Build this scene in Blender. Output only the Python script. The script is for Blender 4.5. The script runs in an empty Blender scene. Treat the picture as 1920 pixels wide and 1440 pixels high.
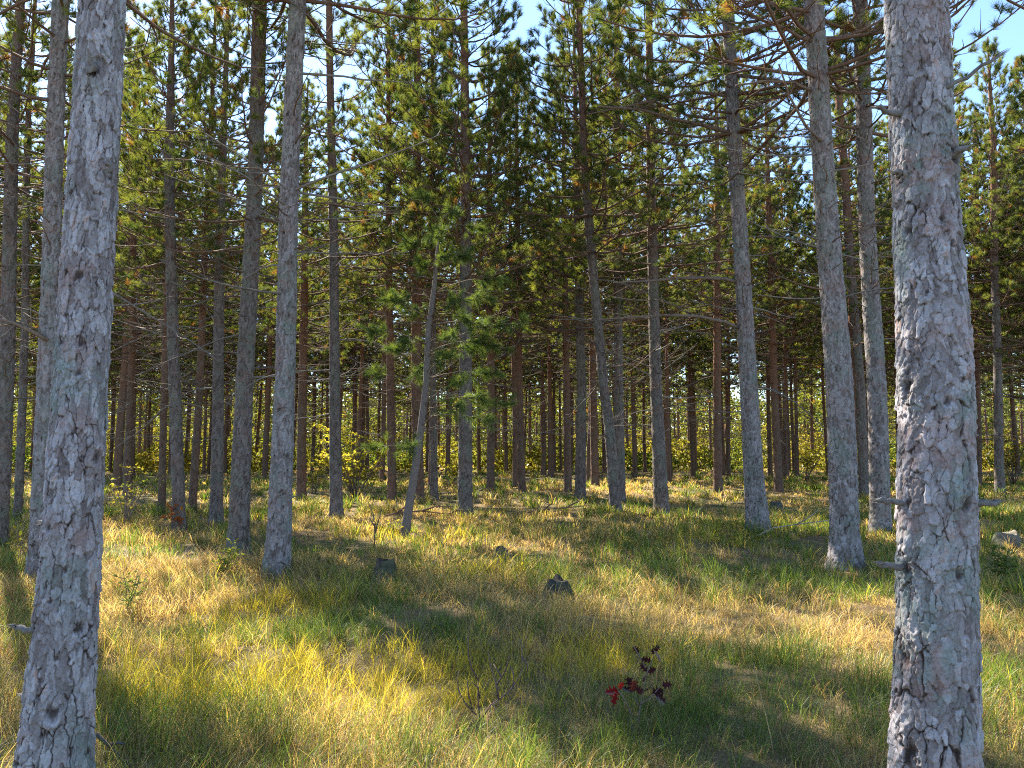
import bpy, math, random
import numpy as np
from mathutils import Vector, Matrix

SEED = 7
random.seed(SEED)
RNG = np.random.default_rng(SEED)
R = math.radians

# ------------------------------------------------------------------ scene, camera
sc = bpy.context.scene
COL = sc.collection
F = 1442.0            # focal length in pixels of the 1920 x 1440 photograph
PITCH = R(5.2)
CAM_H = 1.35
SUN_AZ, SUN_EL = R(-36.0), R(39.0)

cam_d = bpy.data.cameras.new('camera')
cam = bpy.data.objects.new('camera', cam_d)
COL.objects.link(cam)
cam_d.sensor_width = 36.0
cam_d.lens = 36.0 * F / 1920.0
cam_d.clip_start = 0.05
cam_d.clip_end = 2000
cam.location = (0, 0, CAM_H)
cam.rotation_euler = (math.pi / 2 + PITCH, 0, 0)
sc.camera = cam

sc.render.engine = 'CYCLES'
cy = sc.cycles
cy.max_bounces = 6
cy.diffuse_bounces = 3
cy.glossy_bounces = 2
cy.transmission_bounces = 4
cy.transparent_max_bounces = 6
cy.use_denoising = False
cy.filter_width = 1.1
cy.sample_clamp_indirect = 6.0
sc.view_settings.view_transform = 'Standard'
sc.view_settings.look = 'None'
sc.view_settings.gamma = 1
sc.view_settings.exposure = 2.0

world = bpy.data.worlds.new('World')
sc.world = world
world.use_nodes = True
wn = world.node_tree
sky = wn.nodes.new('ShaderNodeTexSky')
sky.sky_type = 'NISHITA'
sky.sun_disc = False
sky.sun_elevation = SUN_EL
sky.sun_rotation = SUN_AZ
sky.air_density = 1.0
sky.dust_density = 0.1
sky.ozone_density = 3.5
wn.links.new(sky.outputs[0], wn.nodes['Background'].inputs[0])
wn.nodes['Background'].inputs[1].default_value = 0.105

S = Vector((math.sin(SUN_AZ) * math.cos(SUN_EL), math.cos(SUN_AZ) * math.cos(SUN_EL), math.sin(SUN_EL)))
sl = bpy.data.lights.new('sun', 'SUN')
sl.energy = 5.0
sl.angle = R(0.5)
sl.color = (1.0, 0.92, 0.77)
so = bpy.data.objects.new('sun', sl)
COL.objects.link(so)
so.rotation_euler = S.to_track_quat('Z', 'Y').to_euler()
so.location = (-20, 30, 40)

# ------------------------------------------------------------------ numpy helpers
def hsh(a, b, c, seed):
    h = (a.astype(np.int64) * 374761393 + b.astype(np.int64) * 668265263 + c.astype(np.int64) * 1274126177 + seed * 974711) & 0xffffffff
    h = ((h ^ (h >> 13)) * 1103515245) & 0xffffffff
    h = ((h ^ (h >> 16)) * 2654435769) & 0xffffffff
    h = h ^ (h >> 15)
    return (h & 0xffffff) / float(0x1000000)

def vnoise(x, y, z, seed=0):
    x, y, z = np.broadcast_arrays(x, y, z)
    fx, fy, fz = np.floor(x), np.floor(y), np.floor(z)
    tx, ty, tz = x - fx, y - fy, z - fz
    tx, ty, tz = [t * t * (3 - 2 * t) for t in (tx, ty, tz)]
    out = 0
    for i in (0, 1):
        for j in (0, 1):
            for k in (0, 1):
                w = (tx if i else 1 - tx) * (ty if j else 1 - ty) * (tz if k else 1 - tz)
                out = out + w * hsh(fx + i, fy + j, fz + k, seed)
    return out

def voro(t, v, nu, sz, seed):
    """cells round a trunk: t in [-pi, pi], v in metres; returns F1, F2, a random per cell, offset from the cell's centre upward"""
    cu = (t / (2 * math.pi) + 0.5) * nu
    cv = v / sz
    iu, iv = np.floor(cu), np.floor(cv)
    F1 = np.full(t.shape, 9.0); F2 = np.full(t.shape, 9.0); idr = np.zeros(t.shape); up = np.zeros(t.shape)
    for du in (-1, 0, 1):
        for dv in (-1, 0, 1):
            ju = (iu + du) % nu; jv = iv + dv
            dx = iu + du + hsh(ju, jv, ju * 0, seed) - cu
            dy = jv + hsh(ju, jv, ju * 0 + 1, seed) - cv
            d = np.sqrt(dx * dx + dy * dy)
            near = d < F1
            F2 = np.where(near, F1, np.minimum(F2, d))
            F1 = np.where(near, d, F1)
            idr = np.where(near, hsh(ju, jv, ju * 0 + 2, seed), idr)
            up = np.where(near, -dy, up)
    return F1, F2, idr, up

def mk_mesh(name, V, faces, mats=(), attrs=None, colors=None, smooth=True):
    """faces: list of (array n x k, material index)"""
    me = bpy.data.meshes.new(name)
    V = np.asarray(V, dtype=np.float32)
    me.vertices.add(len(V))
    me.vertices.foreach_set('co', V.ravel())
    faces = [(np.asarray(f, dtype=np.int32), m) for f, m in faces if len(f)]
    tot = sum(f.size for f, m in faces); npoly = sum(len(f) for f, m in faces)
    loops = np.concatenate([f.ravel() for f, m in faces])
    sizes = np.concatenate([np.full(len(f), f.shape[1], dtype=np.int32) for f, m in faces])
    mi = np.concatenate([np.full(len(f), m, dtype=np.int32) for f, m in faces])
    me.loops.add(tot)
    me.loops.foreach_set('vertex_index', loops)
    me.polygons.add(npoly)
    st = np.zeros(npoly, dtype=np.int32); st[1:] = np.cumsum(sizes)[:-1]
    me.polygons.foreach_set('loop_start', st)
    me.polygons.foreach_set('material_index', mi)
    me.polygons.foreach_set('use_smooth', np.full(npoly, smooth, dtype=bool))
    for m in mats:
        me.materials.append(m)
    if attrs:
        for k, a in attrs.items():
            at = me.attributes.new(k, 'FLOAT', 'POINT')
            at.data.foreach_set('value', np.asarray(a, dtype=np.float32))
    if colors is not None:
        at = me.attributes.new('tint', 'FLOAT_COLOR', 'POINT')
        c = np.ones((len(V), 4), dtype=np.float32); c[:, :3] = colors
        at.data.foreach_set('color', c.ravel())
    me.update(calc_edges=True)
    return me

class MB:
    """collects shapes into one mesh"""
    def __init__(self):
        self.V = []; self.Fq = []; self.Ft = []; self.C = []; self.n = 0
    def add(self, V, quads=None, tris=None, mat=0, col=(1, 1, 1)):
        V = np.asarray(V, dtype=float)
        if quads is not None and len(quads): self.Fq.append((np.asarray(quads) + self.n, mat))
        if tris is not None and len(tris): self.Ft.append((np.asarray(tris) + self.n, mat))
        self.V.append(V)
        c = np.asarray(col, dtype=float)
        self.C.append(np.broadcast_to(c, (len(V), 3)) if c.ndim == 1 else c)
        self.n += len(V)
    def tube(self, pts, rad, sides=5, mat=0, col=(1, 1, 1), cap=True):
        P = np.asarray(pts, dtype=float); n = len(P)
        rad = np.broadcast_to(np.asarray(rad, dtype=float), (n,))
        T = np.gradient(P, axis=0)
        T /= np.linalg.norm(T, axis=1)[:, None] + 1e-9
        ref = np.array([0.0, 0.0, 1.0]) if abs(T[0, 2]) < 0.8 else np.array([0.0, 1.0, 0.0])
        A = np.cross(T, ref); A /= np.linalg.norm(A, axis=1)[:, None] + 1e-9
        B = np.cross(T, A)
        a = np.arange(sides) * 2 * math.pi / sides
        ring = P[:, None, :] + rad[:, None, None] * (np.cos(a)[None, :, None] * A[:, None, :] + np.sin(a)[None, :, None] * B[:, None, :])
        V = ring.reshape(-1, 3)
        i = np.arange(n - 1)[:, None] * sides; k = np.arange(sides)[None, :]; k2 = (k + 1) % sides
        Q = np.stack([i + k, i + k2, i + sides + k2, i + sides + k], axis=2).reshape(-1, 4)
        tr = []
        if cap:
            V = np.vstack([V, P[0], P[-1]])
            for k in range(sides):
                tr.append((n * sides, (k + 1) % sides, k))
                tr.append((n * sides + 1, (n - 1) * sides + k, (n - 1) * sides + (k + 1) % sides))
        self.add(V, Q, tr, mat, col)
    def mesh(self, name, mats, smooth=True):
        return mk_mesh(name, np.vstack(self.V), self.Fq + self.Ft, mats, colors=np.vstack(self.C), smooth=smooth)

def link(name, data, parent=None, loc=(0, 0, 0), rot=(0, 0, 0), scale=1.0):
    o = bpy.data.objects.new(name, data)
    COL.objects.link(o)
    o.location = loc
    o.rotation_euler = rot
    o.scale = (scale,) * 3 if not hasattr(scale, '__len__') else scale
    if parent is not None:
        o.parent = parent
    return o

def tag(o, label=None, cat=None, group=None, kind=None):
    if label: o['label'] = label
    if cat: o['category'] = cat
    if group: o['group'] = group
    if kind: o['kind'] = kind
    return o

# ------------------------------------------------------------------ ground shape, pixel to world
def gz(x, y):
    x = np.asarray(x, dtype=float); y = np.asarray(y, dtype=float)
    n1 = vnoise(x / 2.3 + 11.3, y / 2.3 + 4.2, x * 0, 3) - 0.5
    n2 = vnoise(x / 7.0 + 3.3, y / 7.0 + 9.2, x * 0, 5) - 0.5
    n3 = vnoise(x / 0.7 + 3.3, y / 0.7 + 9.2, x * 0, 6) - 0.5
    far = np.clip((np.hypot(x, y) - 5) / 15, 0, 1)
    return 0.19 * n1 + (0.10 + 0.25 * far) * n2 + 0.085 * n3 + 0.10 * far

def ray(px, py):
    u, v = (px - 960) / F, (720 - py) / F
    c, s = math.cos(PITCH), math.sin(PITCH)
    return np.array([u, c - v * s, s + v * c])

def on_ground(px, py):
    d = ray(px, py)
    t = CAM_H / max(1e-3, -d[2])
    for _ in range(25):
        p = d * t
        h = CAM_H + p[2] - float(gz(p[0], p[1]))
        t += 0.7 * h / max(1e-3, -d[2])
    p = d * t
    return np.array([p[0], p[1], float(gz(p[0], p[1]))])

def at_depth(px, py, Y):
    d = ray(px, py)
    p = d * (Y / d[1])
    return np.array([p[0], Y, p[2] + CAM_H])

# ------------------------------------------------------------------ materials
def mat_new(name):
    m = bpy.data.materials.new(name)
    m.use_nodes = True
    nt = m.node_tree
    nt.nodes.clear()
    out = nt.nodes.new('ShaderNodeOutputMaterial')
    return m, nt, out

def N(nt, typ, **kw):
    n = nt.nodes.new(typ)
    for k, v in kw.items():
        setattr(n, k, v)
    return n

def leaf_mat(name, transl=0.45, rough=0.5, spec=0.15, gain=1.0, tgain=(1.25, 1.2, 0.7)):
    """thin leaf, needle or blade: the tint attribute, reflected and let through"""
    m, nt, out = mat_new(name)
    a = N(nt, 'ShaderNodeAttribute', attribute_name='tint')
    d = N(nt, 'ShaderNodeBsdfDiffuse')
    t = N(nt, 'ShaderNodeBsdfTranslucent')
    mul = N(nt, 'ShaderNodeMix', data_type='RGBA', blend_type='MULTIPLY')
    mul.inputs[0].default_value = 1.0
    mul.inputs[7].default_value = (*[gain * c for c in tgain], 1)
    nt.links.new(a.outputs['Color'], mul.inputs[6])
    nt.links.new(a.outputs['Color'], d.inputs[0])
    nt.links.new(mul.outputs[2], t.inputs[0])
    mix = N(nt, 'ShaderNodeMixShader'); mix.inputs[0].default_value = transl
    nt.links.new(d.outputs[0], mix.inputs[1]); nt.links.new(t.outputs[0], mix.inputs[2])
    g = N(nt, 'ShaderNodeBsdfGlossy'); g.inputs['Roughness'].default_value = rough
    g.inputs['Color'].default_value = (1, 1, 1, 1)
    fr = N(nt, 'ShaderNodeFresnel'); fr.inputs[0].default_value = 1.35
    ms = N(nt, 'ShaderNodeMath', operation='MULTIPLY'); ms.inputs[1].default_value = spec
    nt.links.new(fr.outputs[0], ms.inputs[0])
    mix2 = N(nt, 'ShaderNodeMixShader')
    nt.links.new(ms.outputs[0], mix2.inputs[0])
    nt.links.new(mix.outputs[0], mix2.inputs[1]); nt.links.new(g.outputs[0], mix2.inputs[2])
    nt.links.new(mix2.outputs[0], out.inputs[0])
    return m

def tint_mat(name, rough=0.85, bump=0.4, scale=60):
    m, nt, out = mat_new(name)
    a = N(nt, 'ShaderNodeAttribute', attribute_name='tint')
    tc = N(nt, 'ShaderNodeTexCoord')
    nz = N(nt, 'ShaderNodeTexNoise'); nz.inputs['Scale'].default_value = scale; nz.inputs['Detail'].default_value = 4
    nt.links.new(tc.outputs['Object'], nz.inputs['Vector'])
    mr = N(nt, 'ShaderNodeMapRange'); mr.inputs[1].default_value = 0.25; mr.inputs[2].default_value = 0.75
    mr.inputs[3].default_value = 0.6; mr.inputs[4].default_value = 1.35
    nt.links.new(nz.outputs[0], mr.inputs[0])
    mul = N(nt, 'ShaderNodeMix', data_type='RGBA', blend_type='MULTIPLY'); mul.inputs[0].default_value = 1
    nt.links.new(a.outputs['Color'], mul.inputs[6]); nt.links.new(mr.outputs[0], mul.inputs[7])
    p = N(nt, 'ShaderNodeBsdfPrincipled'); p.inputs['Roughness'].default_value = rough
    p.inputs['Specular IOR Level'].default_value = 0.2
    nt.links.new(mul.outputs[2], p.inputs['Base Color'])
    b = N(nt, 'ShaderNodeBump'); b.inputs['Strength'].default_value = bump; b.inputs['Distance'].default_value = 0.01
    nt.links.new(nz.outputs[0], b.inputs['Height']); nt.links.new(b.outputs[0], p.inputs['Normal'])
    nt.links.new(p.outputs[0], out.inputs[0])
    return m

def ramp(nt, stops, src, interp='LINEAR'):
    r = N(nt, 'ShaderNodeValToRGB')
    r.color_ramp.interpolation = interp
    while len(r.color_ramp.elements) < len(stops):
        r.color_ramp.elements.new(0.5)
    for e, (p, c) in zip(r.color_ramp.elements, stops):
        e.position = p; e.color = (*c, 1)
    nt.links.new(src, r.inputs[0])
    return r

def bark_mat(name, pal, z0, z1, upper, fine=1.0, brown=0.0):
    """flaky pine bark: plate and crack attributes of the trunk mesh, lichen patches, orange bark higher up"""
    m, nt, out = mat_new(name)
    tc = N(nt, 'ShaderNodeTexCoord')
    oi = N(nt, 'ShaderNodeObjectInfo')
    vadd = N(nt, 'ShaderNodeVectorMath', operation='MULTIPLY_ADD')
    vadd.inputs[1].default_value = (1, 1, 1)
    rv = N(nt, 'ShaderNodeCombineXYZ')
    rm = N(nt, 'ShaderNodeMath', operation='MULTIPLY'); rm.inputs[1].default_value = 37.0
    nt.links.new(oi.outputs['Random'], rm.inputs[0])
    nt.links.new(rm.outputs[0], rv.inputs[0]); nt.links.new(rm.outputs[0], rv.inputs[2])
    nt.links.new(tc.outputs['Object'], vadd.inputs[0]); nt.links.new(rv.outputs[0], vadd.inputs[2])
    vec = vadd.outputs[0]
    pl = N(nt, 'ShaderNodeAttribute', attribute_name='plate')
    ck = N(nt, 'ShaderNodeAttribute', attribute_name='crack')
    def noise(scale, detail=4, rough=0.6, sz=1.0):
        mp = N(nt, 'ShaderNodeMapping'); mp.inputs['Scale'].default_value = (1, 1, sz)
        nt.links.new(vec, mp.inputs[0])
        n = N(nt, 'ShaderNodeTexNoise'); n.inputs['Scale'].default_value = scale; n.inputs['Detail'].default_value = detail
        n.inputs['Roughness'].default_value = rough
        nt.links.new(mp.outputs[0], n.inputs['Vector'])
        return n.outputs[0]
    big = noise(4.5, 3, 0.55, 0.6); mid = noise(22, 5, 0.7, 0.7); small = noise(110 * fine, 5, 0.75)
    base = ramp(nt, [(0.0, pal[0]), (0.35, pal[1]), (0.6, pal[2]), (0.85, pal[3]), (1.0, pal[4])], pl.outputs['Fac'])
    def mixc(fac, a, b, blend='MIX'):
        x = N(nt, 'ShaderNodeMix', data_type='RGBA', blend_type=blend)
        if isinstance(fac, float): x.inputs[0].default_value = fac
        else: nt.links.new(fac, x.inputs[0])
        for s, v in ((6, a), (7, b)):
            if isinstance(v, tuple): x.inputs[s].default_value = (*v, 1)
            else: nt.links.new(v, x.inputs[s])
        return x.outputs[2]
    def rng(src, a, b, lo=0.0, hi=1.0):
        x = N(nt, 'ShaderNodeMapRange'); x.inputs[1].default_value = a; x.inputs[2].default_value = b
        x.inputs[3].default_value = lo; x.inputs[4].default_value = hi
        nt.links.new(src, x.inputs[0]); return x.outputs[0]
    def math2(op, a, b):
        x = N(nt, 'ShaderNodeMath', operation=op)
        for i, v in enumerate((a, b)):
            if isinstance(v, float): x.inputs[i].default_value = v
            else: nt.links.new(v, x.inputs[i])
        return x.outputs[0]
    c = base.outputs[0]
    # grey green lichen in patches
    lich = math2('MULTIPLY', rng(big, 0.48, 0.62), rng(mid, 0.35, 0.6))
    c = mixc(math2('MULTIPLY', lich, 0.75), c, pal[5])
    # pinkish fresh bark in other patches
    big2 = noise(3.1, 3, 0.55, 1.4)
    fresh = math2('MULTIPLY', rng(big2, 0.52, 0.66), rng(mid, 0.62, 0.42))
    c = mixc(math2('MULTIPLY', fresh, 0.6), c, pal[6])
    c = mixc(1.0, c, ramp(nt, [(0.2, (0.5, 0.5, 0.5)), (0.8, (1.5, 1.5, 1.5))], small).outputs[0], 'MULTIPLY')
    # orange bark higher on the trunk
    sep = N(nt, 'ShaderNodeSeparateXYZ'); nt.links.new(tc.outputs['Object'], sep.inputs[0])
    zz = math2('ADD', sep.outputs[2], math2('MULTIPLY', mid, 1.5))
    c = mixc(rng(zz, z0, z1, brown, 0.9), c, mixc(mid, upper, tuple(0.5 * q for q in upper)))
    # the deep cracks are dark brown bark, and the dead knots
    c = mixc(rng(ck.outputs['Fac'], 0.25, 0.95), c, (0.045, 0.032, 0.028))
    p = N(nt, 'ShaderNodeBsdfPrincipled'); p.inputs['Roughness'].default_value = 0.9
    p.inputs['Specular IOR Level'].default_value = 0.15
    nt.links.new(c, p.inputs['Base Color'])
    b = N(nt, 'ShaderNodeBump'); b.inputs['Strength'].default_value = 0.7; b.inputs['Distance'].default_value = 0.006
    nt.links.new(math2('ADD', math2('MULTIPLY', small, 0.6), mid), b.inputs['Height'])
    nt.links.new(b.outputs[0], p.inputs['Normal'])
    nt.links.new(p.outputs[0], out.inputs[0])
    return m

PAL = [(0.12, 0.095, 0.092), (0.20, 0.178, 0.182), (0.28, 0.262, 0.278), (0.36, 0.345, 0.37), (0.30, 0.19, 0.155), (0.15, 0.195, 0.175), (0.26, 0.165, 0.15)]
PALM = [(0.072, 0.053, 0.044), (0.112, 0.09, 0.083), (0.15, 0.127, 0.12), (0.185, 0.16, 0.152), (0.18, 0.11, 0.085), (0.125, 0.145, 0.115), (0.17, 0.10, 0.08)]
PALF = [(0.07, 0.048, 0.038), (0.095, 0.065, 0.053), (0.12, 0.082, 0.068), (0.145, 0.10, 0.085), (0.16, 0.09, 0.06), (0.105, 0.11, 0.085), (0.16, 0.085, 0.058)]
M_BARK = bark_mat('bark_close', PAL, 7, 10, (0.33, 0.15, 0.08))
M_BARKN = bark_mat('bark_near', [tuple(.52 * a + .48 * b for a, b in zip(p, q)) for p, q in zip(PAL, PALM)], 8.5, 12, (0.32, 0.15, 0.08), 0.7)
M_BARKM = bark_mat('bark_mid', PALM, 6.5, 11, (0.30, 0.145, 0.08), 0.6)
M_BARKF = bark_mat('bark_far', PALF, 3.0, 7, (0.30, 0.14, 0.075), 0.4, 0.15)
M_NEEDLE = leaf_mat('needles', 0.52, 0.6, 0.06, tgain=(1.65, 1.55, 0.7))
M_LEAF = leaf_mat('broad_leaf', 0.55, 0.6, 0.08, tgain=(1.4, 1.35, 0.75))
M_GRASS = leaf_mat('grass_blade', 0.6, 0.6, 0.06, tgain=(1.3, 1.2, 0.65))
M_TWIG = tint_mat('twig_bark', 0.85, 0.5, 70)
M_WOOD = tint_mat('weathered_wood', 0.8, 0.6, 45)
M_STONE = tint_mat('mossy_stump', 0.95, 0.9, 25)

# ground: needle litter, dead grass and soil
m, nt, out = mat_new('forest_floor')
tc = N(nt, 'ShaderNodeTexCoord')
n1 = N(nt, 'ShaderNodeTexNoise'); n1.inputs['Scale'].default_value = 1.1; n1.inputs['Detail'].default_value = 5
n2 = N(nt, 'ShaderNodeTexNoise'); n2.inputs['Scale'].default_value = 38; n2.inputs['Detail'].default_value = 6; n2.inputs['Roughness'].default_value = 0.75
nt.links.new(tc.outputs['Object'], n1.inputs['Vector']); nt.links.new(tc.outputs['Object'], n2.inputs['Vector'])
r1 = ramp(nt, [(0.3, (0.13, 0.12, 0.05)), (0.5, (0.18, 0.145, 0.075)), (0.7, (0.22, 0.145, 0.09))], n1.outputs[0])
r2 = ramp(nt, [(0.3, (0.45, 0.42, 0.4)), (0.7, (1.5, 1.45, 1.4))], n2.outputs[0])
mx = N(nt, 'ShaderNodeMix', data_type='RGBA', blend_type='MULTIPLY'); mx.inputs[0].default_value = 1
nt.links.new(r1.outputs[0], mx.inputs[6]); nt.links.new(r2.outputs[0], mx.inputs[7])
p = N(nt, 'ShaderNodeBsdfPrincipled'); p.inputs['Roughness'].default_value = 0.95; p.inputs['Specular IOR Level'].default_value = 0.1
nt.links.new(mx.outputs[2], p.inputs['Base Color'])
b = N(nt, 'ShaderNodeBump'); b.inputs['Strength'].default_value = 0.8; b.inputs['Distance'].default_value = 0.03
nt.links.new(n2.outputs[0], b.inputs['Height']); nt.links.new(b.outputs[0], p.inputs['Normal'])
nt.links.new(p.outputs[0], out.inputs[0])
M_GROUND = m

# ------------------------------------------------------------------ ground sheet
def axis(fine_lo, fine_hi, lo, hi, step):
    a = list(np.arange(fine_lo, fine_hi, step))
    s = step; v = fine_hi
    while v < hi:
        a.append(v); s *= 1.12; v += s
    a.append(hi)
    s = step; v = fine_lo
    while v > lo:
        s *= 1.12; v -= s; a.append(max(v, lo))
    return np.unique(np.array(a))
gx = axis(-9, 9, -450, 450, 0.12); gy = axis(1.5, 16, -60, 600, 0.12)
GX, GY = np.meshgrid(gx, gy)
gv = np.stack([GX.ravel(), GY.ravel(), gz(GX.ravel(), GY.ravel())], axis=1)
nx, ny = len(gx), len(gy)
ii = (np.arange(ny - 1)[:, None] * nx + np.arange(nx - 1)[None, :]).ravel()
gf = np.stack([ii, ii + 1, ii + nx + 1, ii + nx], axis=1)
tag(link('ground', mk_mesh('ground', gv, [(gf, 0)], [M_GROUND])), kind='structure')

# ------------------------------------------------------------------ trunks
def trunk_mesh(name, base, P, D, H, mat, seed, du, dz, zdet, knots=(), flare=0.3, amp=1.0):
    """P: (y px, x px, width px) down the trunk; D: distance. Built in coordinates relative to the base."""
    rows = []
    for (py, px, w) in P:
        p = at_depth(px, py, D)
        dep = p[1] * math.cos(PITCH) + (p[2] - CAM_H) * math.sin(PITCH)
        rows.append((p[2] - base[2], p[0] - base[0], w * dep / F / 2 * D / math.hypot(D, p[0]) - (0.006 if D < 4 else 0.0)))
    rows.sort()
    zs, xs, rs = [np.array(q) for q in zip(*rows)]
    zt, xt, rt = zs[-1], xs[-1], rs[-1]
    sl = (xs[-1] - xs[-2]) / max(0.3, zs[-1] - zs[-2]) if len(zs) > 1 else 0
    sl = max(-0.06, min(0.06, sl))
    if zt < H - 1:
        zs = np.append(zs, H); xs = np.append(xs, xt + 0.5 * sl * (H - zt)); rs = np.append(rs, 0.02)
    if zs[0] > -0.25:
        zs = np.insert(zs, 0, -0.3); xs = np.insert(xs, 0, xs[0]); rs = np.insert(rs, 0, rs[0] * 1.03)
    zl = [-0.3]
    while zl[-1] < H:
        st = dz if zl[-1] < zdet else min(0.5, dz * 1.25 ** (1 + (zl[-1] - zdet) / 0.25))
        zl.append(zl[-1] + st)
    zl = np.array(zl); zl[-1] = H
    rmax = rs.max()
    nth = max(10, int(2 * math.pi * rmax / du))
    th = (np.arange(nth) / nth) * 2 * math.pi - math.pi
    T, Z = np.meshgrid(th, zl)
    rad = np.interp(Z, zs, rs); cx = np.interp(Z, zs, xs)
    rad = rad * (1 + flare * np.exp(-np.maximum(Z, -0.1) / 0.14) * (0.75 + 0.5 * vnoise(np.cos(T) * 1.7 + 9, np.sin(T) * 1.7 + 9, Z * 0 + seed, seed)))
    cy_ = 0.03 * np.sin(Z * 0.9 + seed)
    ct, st_ = np.cos(T), np.sin(T)
    # domain warp so that plate edges are ragged
    wx = ct * 0.14 * 14; wy = st_ * 0.14 * 14
    w1 = vnoise(wx + 5, wy + 5, Z * 14, seed + 1) - 0.5; w2 = vnoise(wx + 5, wy + 5, Z * 14, seed + 2) - 0.5
    w3 = vnoise(wx * 4 + 5, wy * 4 + 5, Z * 60, seed + 3) - 0.5; w4 = vnoise(wx * 4 + 5, wy * 4 + 5, Z * 60, seed + 4) - 0.5
    Tw = T + 0.20 * w1 + 0.085 * w3; Zw = Z + 0.08 * w2 + 0.034 * w4
    Tw = (Tw + math.pi) % (2 * math.pi) - math.pi
    C = 2 * math.pi * rmax
    nA = max(5, round(C / 0.052)); nB = max(7, round(C / 0.025))
    a1, a2, ai, au = voro(Tw, Zw, nA, 0.125, seed)
    b1, b2, bi, bu = voro(Tw, Zw, nB, 0.045, seed + 40)
    ea, eb = a2 - a1, b2 - b1
    lw = np.clip(2.2 * vnoise(wx * 1.6 + 3, wy * 1.6 + 3, Z * 9, seed + 9) - 0.55, 0, 1)   # cracks come and go
    cra = np.clip(1 - ea / 0.13, 0, 1) * lw; crb = np.clip(1 - eb / 0.19, 0, 1) * (0.35 + 0.65 * np.clip(2 * vnoise(wx * 3 + 3, wy * 3 + 3, Z * 20, seed + 10) - .5, 0, 1))
    crb = crb * (hsh(np.floor(bi * 997), np.floor(ai * 991), bi * 0, seed) > 0.35)
    low = np.clip((2.6 - Z) / 2.6, 0.25, 1)
    disp = amp * (0.007 * (ai - 0.5) + 0.006 * (bi - 0.5) - 0.006 * bu - 0.005 * au - low * 0.013 * cra ** 1.3 - 0.006 * crb
                  + 0.004 * (vnoise(wx * 6, wy * 6, Z * 90, seed + 8) - 0.5))
    crack = np.clip(1.25 * cra ** 0.9 * (0.55 + 0.45 * low) + 0.9 * crb + 0.35 * np.clip(bu - 0.3, 0, 1) * (bi > .6), 0, 1)
    plate = np.clip(0.6 * bi + 0.4 * ai + 0.25 * w3, 0, 1)
    kn = list(knots)
    rr = random.Random(seed)
    z = 0.5
    while z < zdet and not knots:
        a0 = rr.uniform(0, 6.28)
        for k in range(rr.choice((3, 4, 5))):
            kn.append((a0 + k * 1.4 + rr.uniform(-.3, .3), z + rr.uniform(-.06, .06), rr.uniform(0.013, 0.024)))
        z += rr.uniform(0.35, 0.6)
    for (kt, kz, kr) in kn:
        lo, hi = np.searchsorted(zl, [kz - 5 * kr, kz + 5 * kr])
        if hi <= lo: continue
        sub = slice(lo, hi)
        dt = (T[sub] - kt + math.pi) % (2 * math.pi) - math.pi
        dd = np.sqrt((dt * rad[sub]) ** 2 + ((Z[sub] - kz) * 0.8) ** 2) / kr
        dd = dd * (0.5 + 0.9 * vnoise(dt * 18 + 7, Z[sub] * 90, Z[sub] * 0, seed + 20))
        disp[sub] += amp * (0.28 * kr * np.exp(-((dd - 1.5) / 0.8) ** 2) - 0.5 * kr * np.exp(-(dd / 0.7) ** 2))
        crack[sub] = np.maximum(crack[sub], np.clip(1.3 - dd, 0, 1) * 0.9)
        plate[sub] = np.where((dd > 1.2) & (dd < 2.4), 0.12 + 0.5 * plate[sub], plate[sub])
    fade = np.clip((H - Z) / 4, 0, 1)
    rad = np.maximum(0.006, rad + disp * fade)
    V = np.stack([cx + rad * st_, cy_ - rad * ct, Z], axis=2).reshape(-1, 3)
    nz = len(zl)
    i = np.arange(nz - 1)[:, None] * nth; k = np.arange(nth)[None, :]; k2 = (k + 1) % nth
    Q = np.stack([i + k, i + k2, i + nth + k2, i + nth + k], axis=2).reshape(-1, 4)
    me = mk_mesh(name, V, [(Q, 0)], [mat], {'plate': plate.ravel(), 'crack': crack.ravel()})
    return me, (zs, xs, rs)

def surf(base, prof, D, px, py):
    """where a pixel hits a trunk: angle and height"""
    zs, xs, rs = prof
    p = at_depth(px, py, D - 0.12)
    z = p[2] - base[2]
    r = float(np.interp(z, zs, rs)); c = float(np.interp(z, zs, xs))
    p = at_depth(px, py, D - r * 0.8)
    z = p[2] - base[2]
    s = max(-0.97, min(0.97, (p[0] - base[0] - c) / r))
    return math.asin(s), z, r, c

# ------------------------------------------------------------------ branches and crowns
def unit(v):
    return v / (np.linalg.norm(v, axis=-1, keepdims=True) + 1e-9)

def tuft_tris(P, D, rng, m, L, w, cols, spread=(0.5, 1.2), back=0.12):
    """brushes of needles: n tufts with m needles, each one long thin triangle"""
    n = len(P)
    P = np.repeat(P, m, axis=0); D = np.repeat(D, m, axis=0); C = np.repeat(cols, m, axis=0)
    k = n * m
    rnd = unit(rng.normal(size=(k, 3)))
    perp = unit(rnd - (rnd * D).sum(1, keepdims=True) * D)
    sp = rng.uniform(spread[0], spread[1], (k, 1))
    d = unit(D * 1.0 + perp * sp)
    st = P - D * rng.uniform(0, back, (k, 1)) + rng.normal(size=(k, 3)) * 0.004
    ln = L * rng.uniform(0.75, 1.15, (k, 1))
    tip = st + d * ln
    tip[:, 2] -= ln[:, 0] * 0.08
    side = unit(np.cross(d, unit(rng.normal(size=(k, 3))))) * w * 0.5
    V = np.stack([st - side, st + side, tip], axis=1).reshape(-1, 3)
    C = C * rng.uniform(0.8, 1.2, (k, 1))
    Tt = np.arange(k * 3).reshape(-1, 3)
    return V, Tt, np.repeat(C, 3, axis=0)

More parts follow.
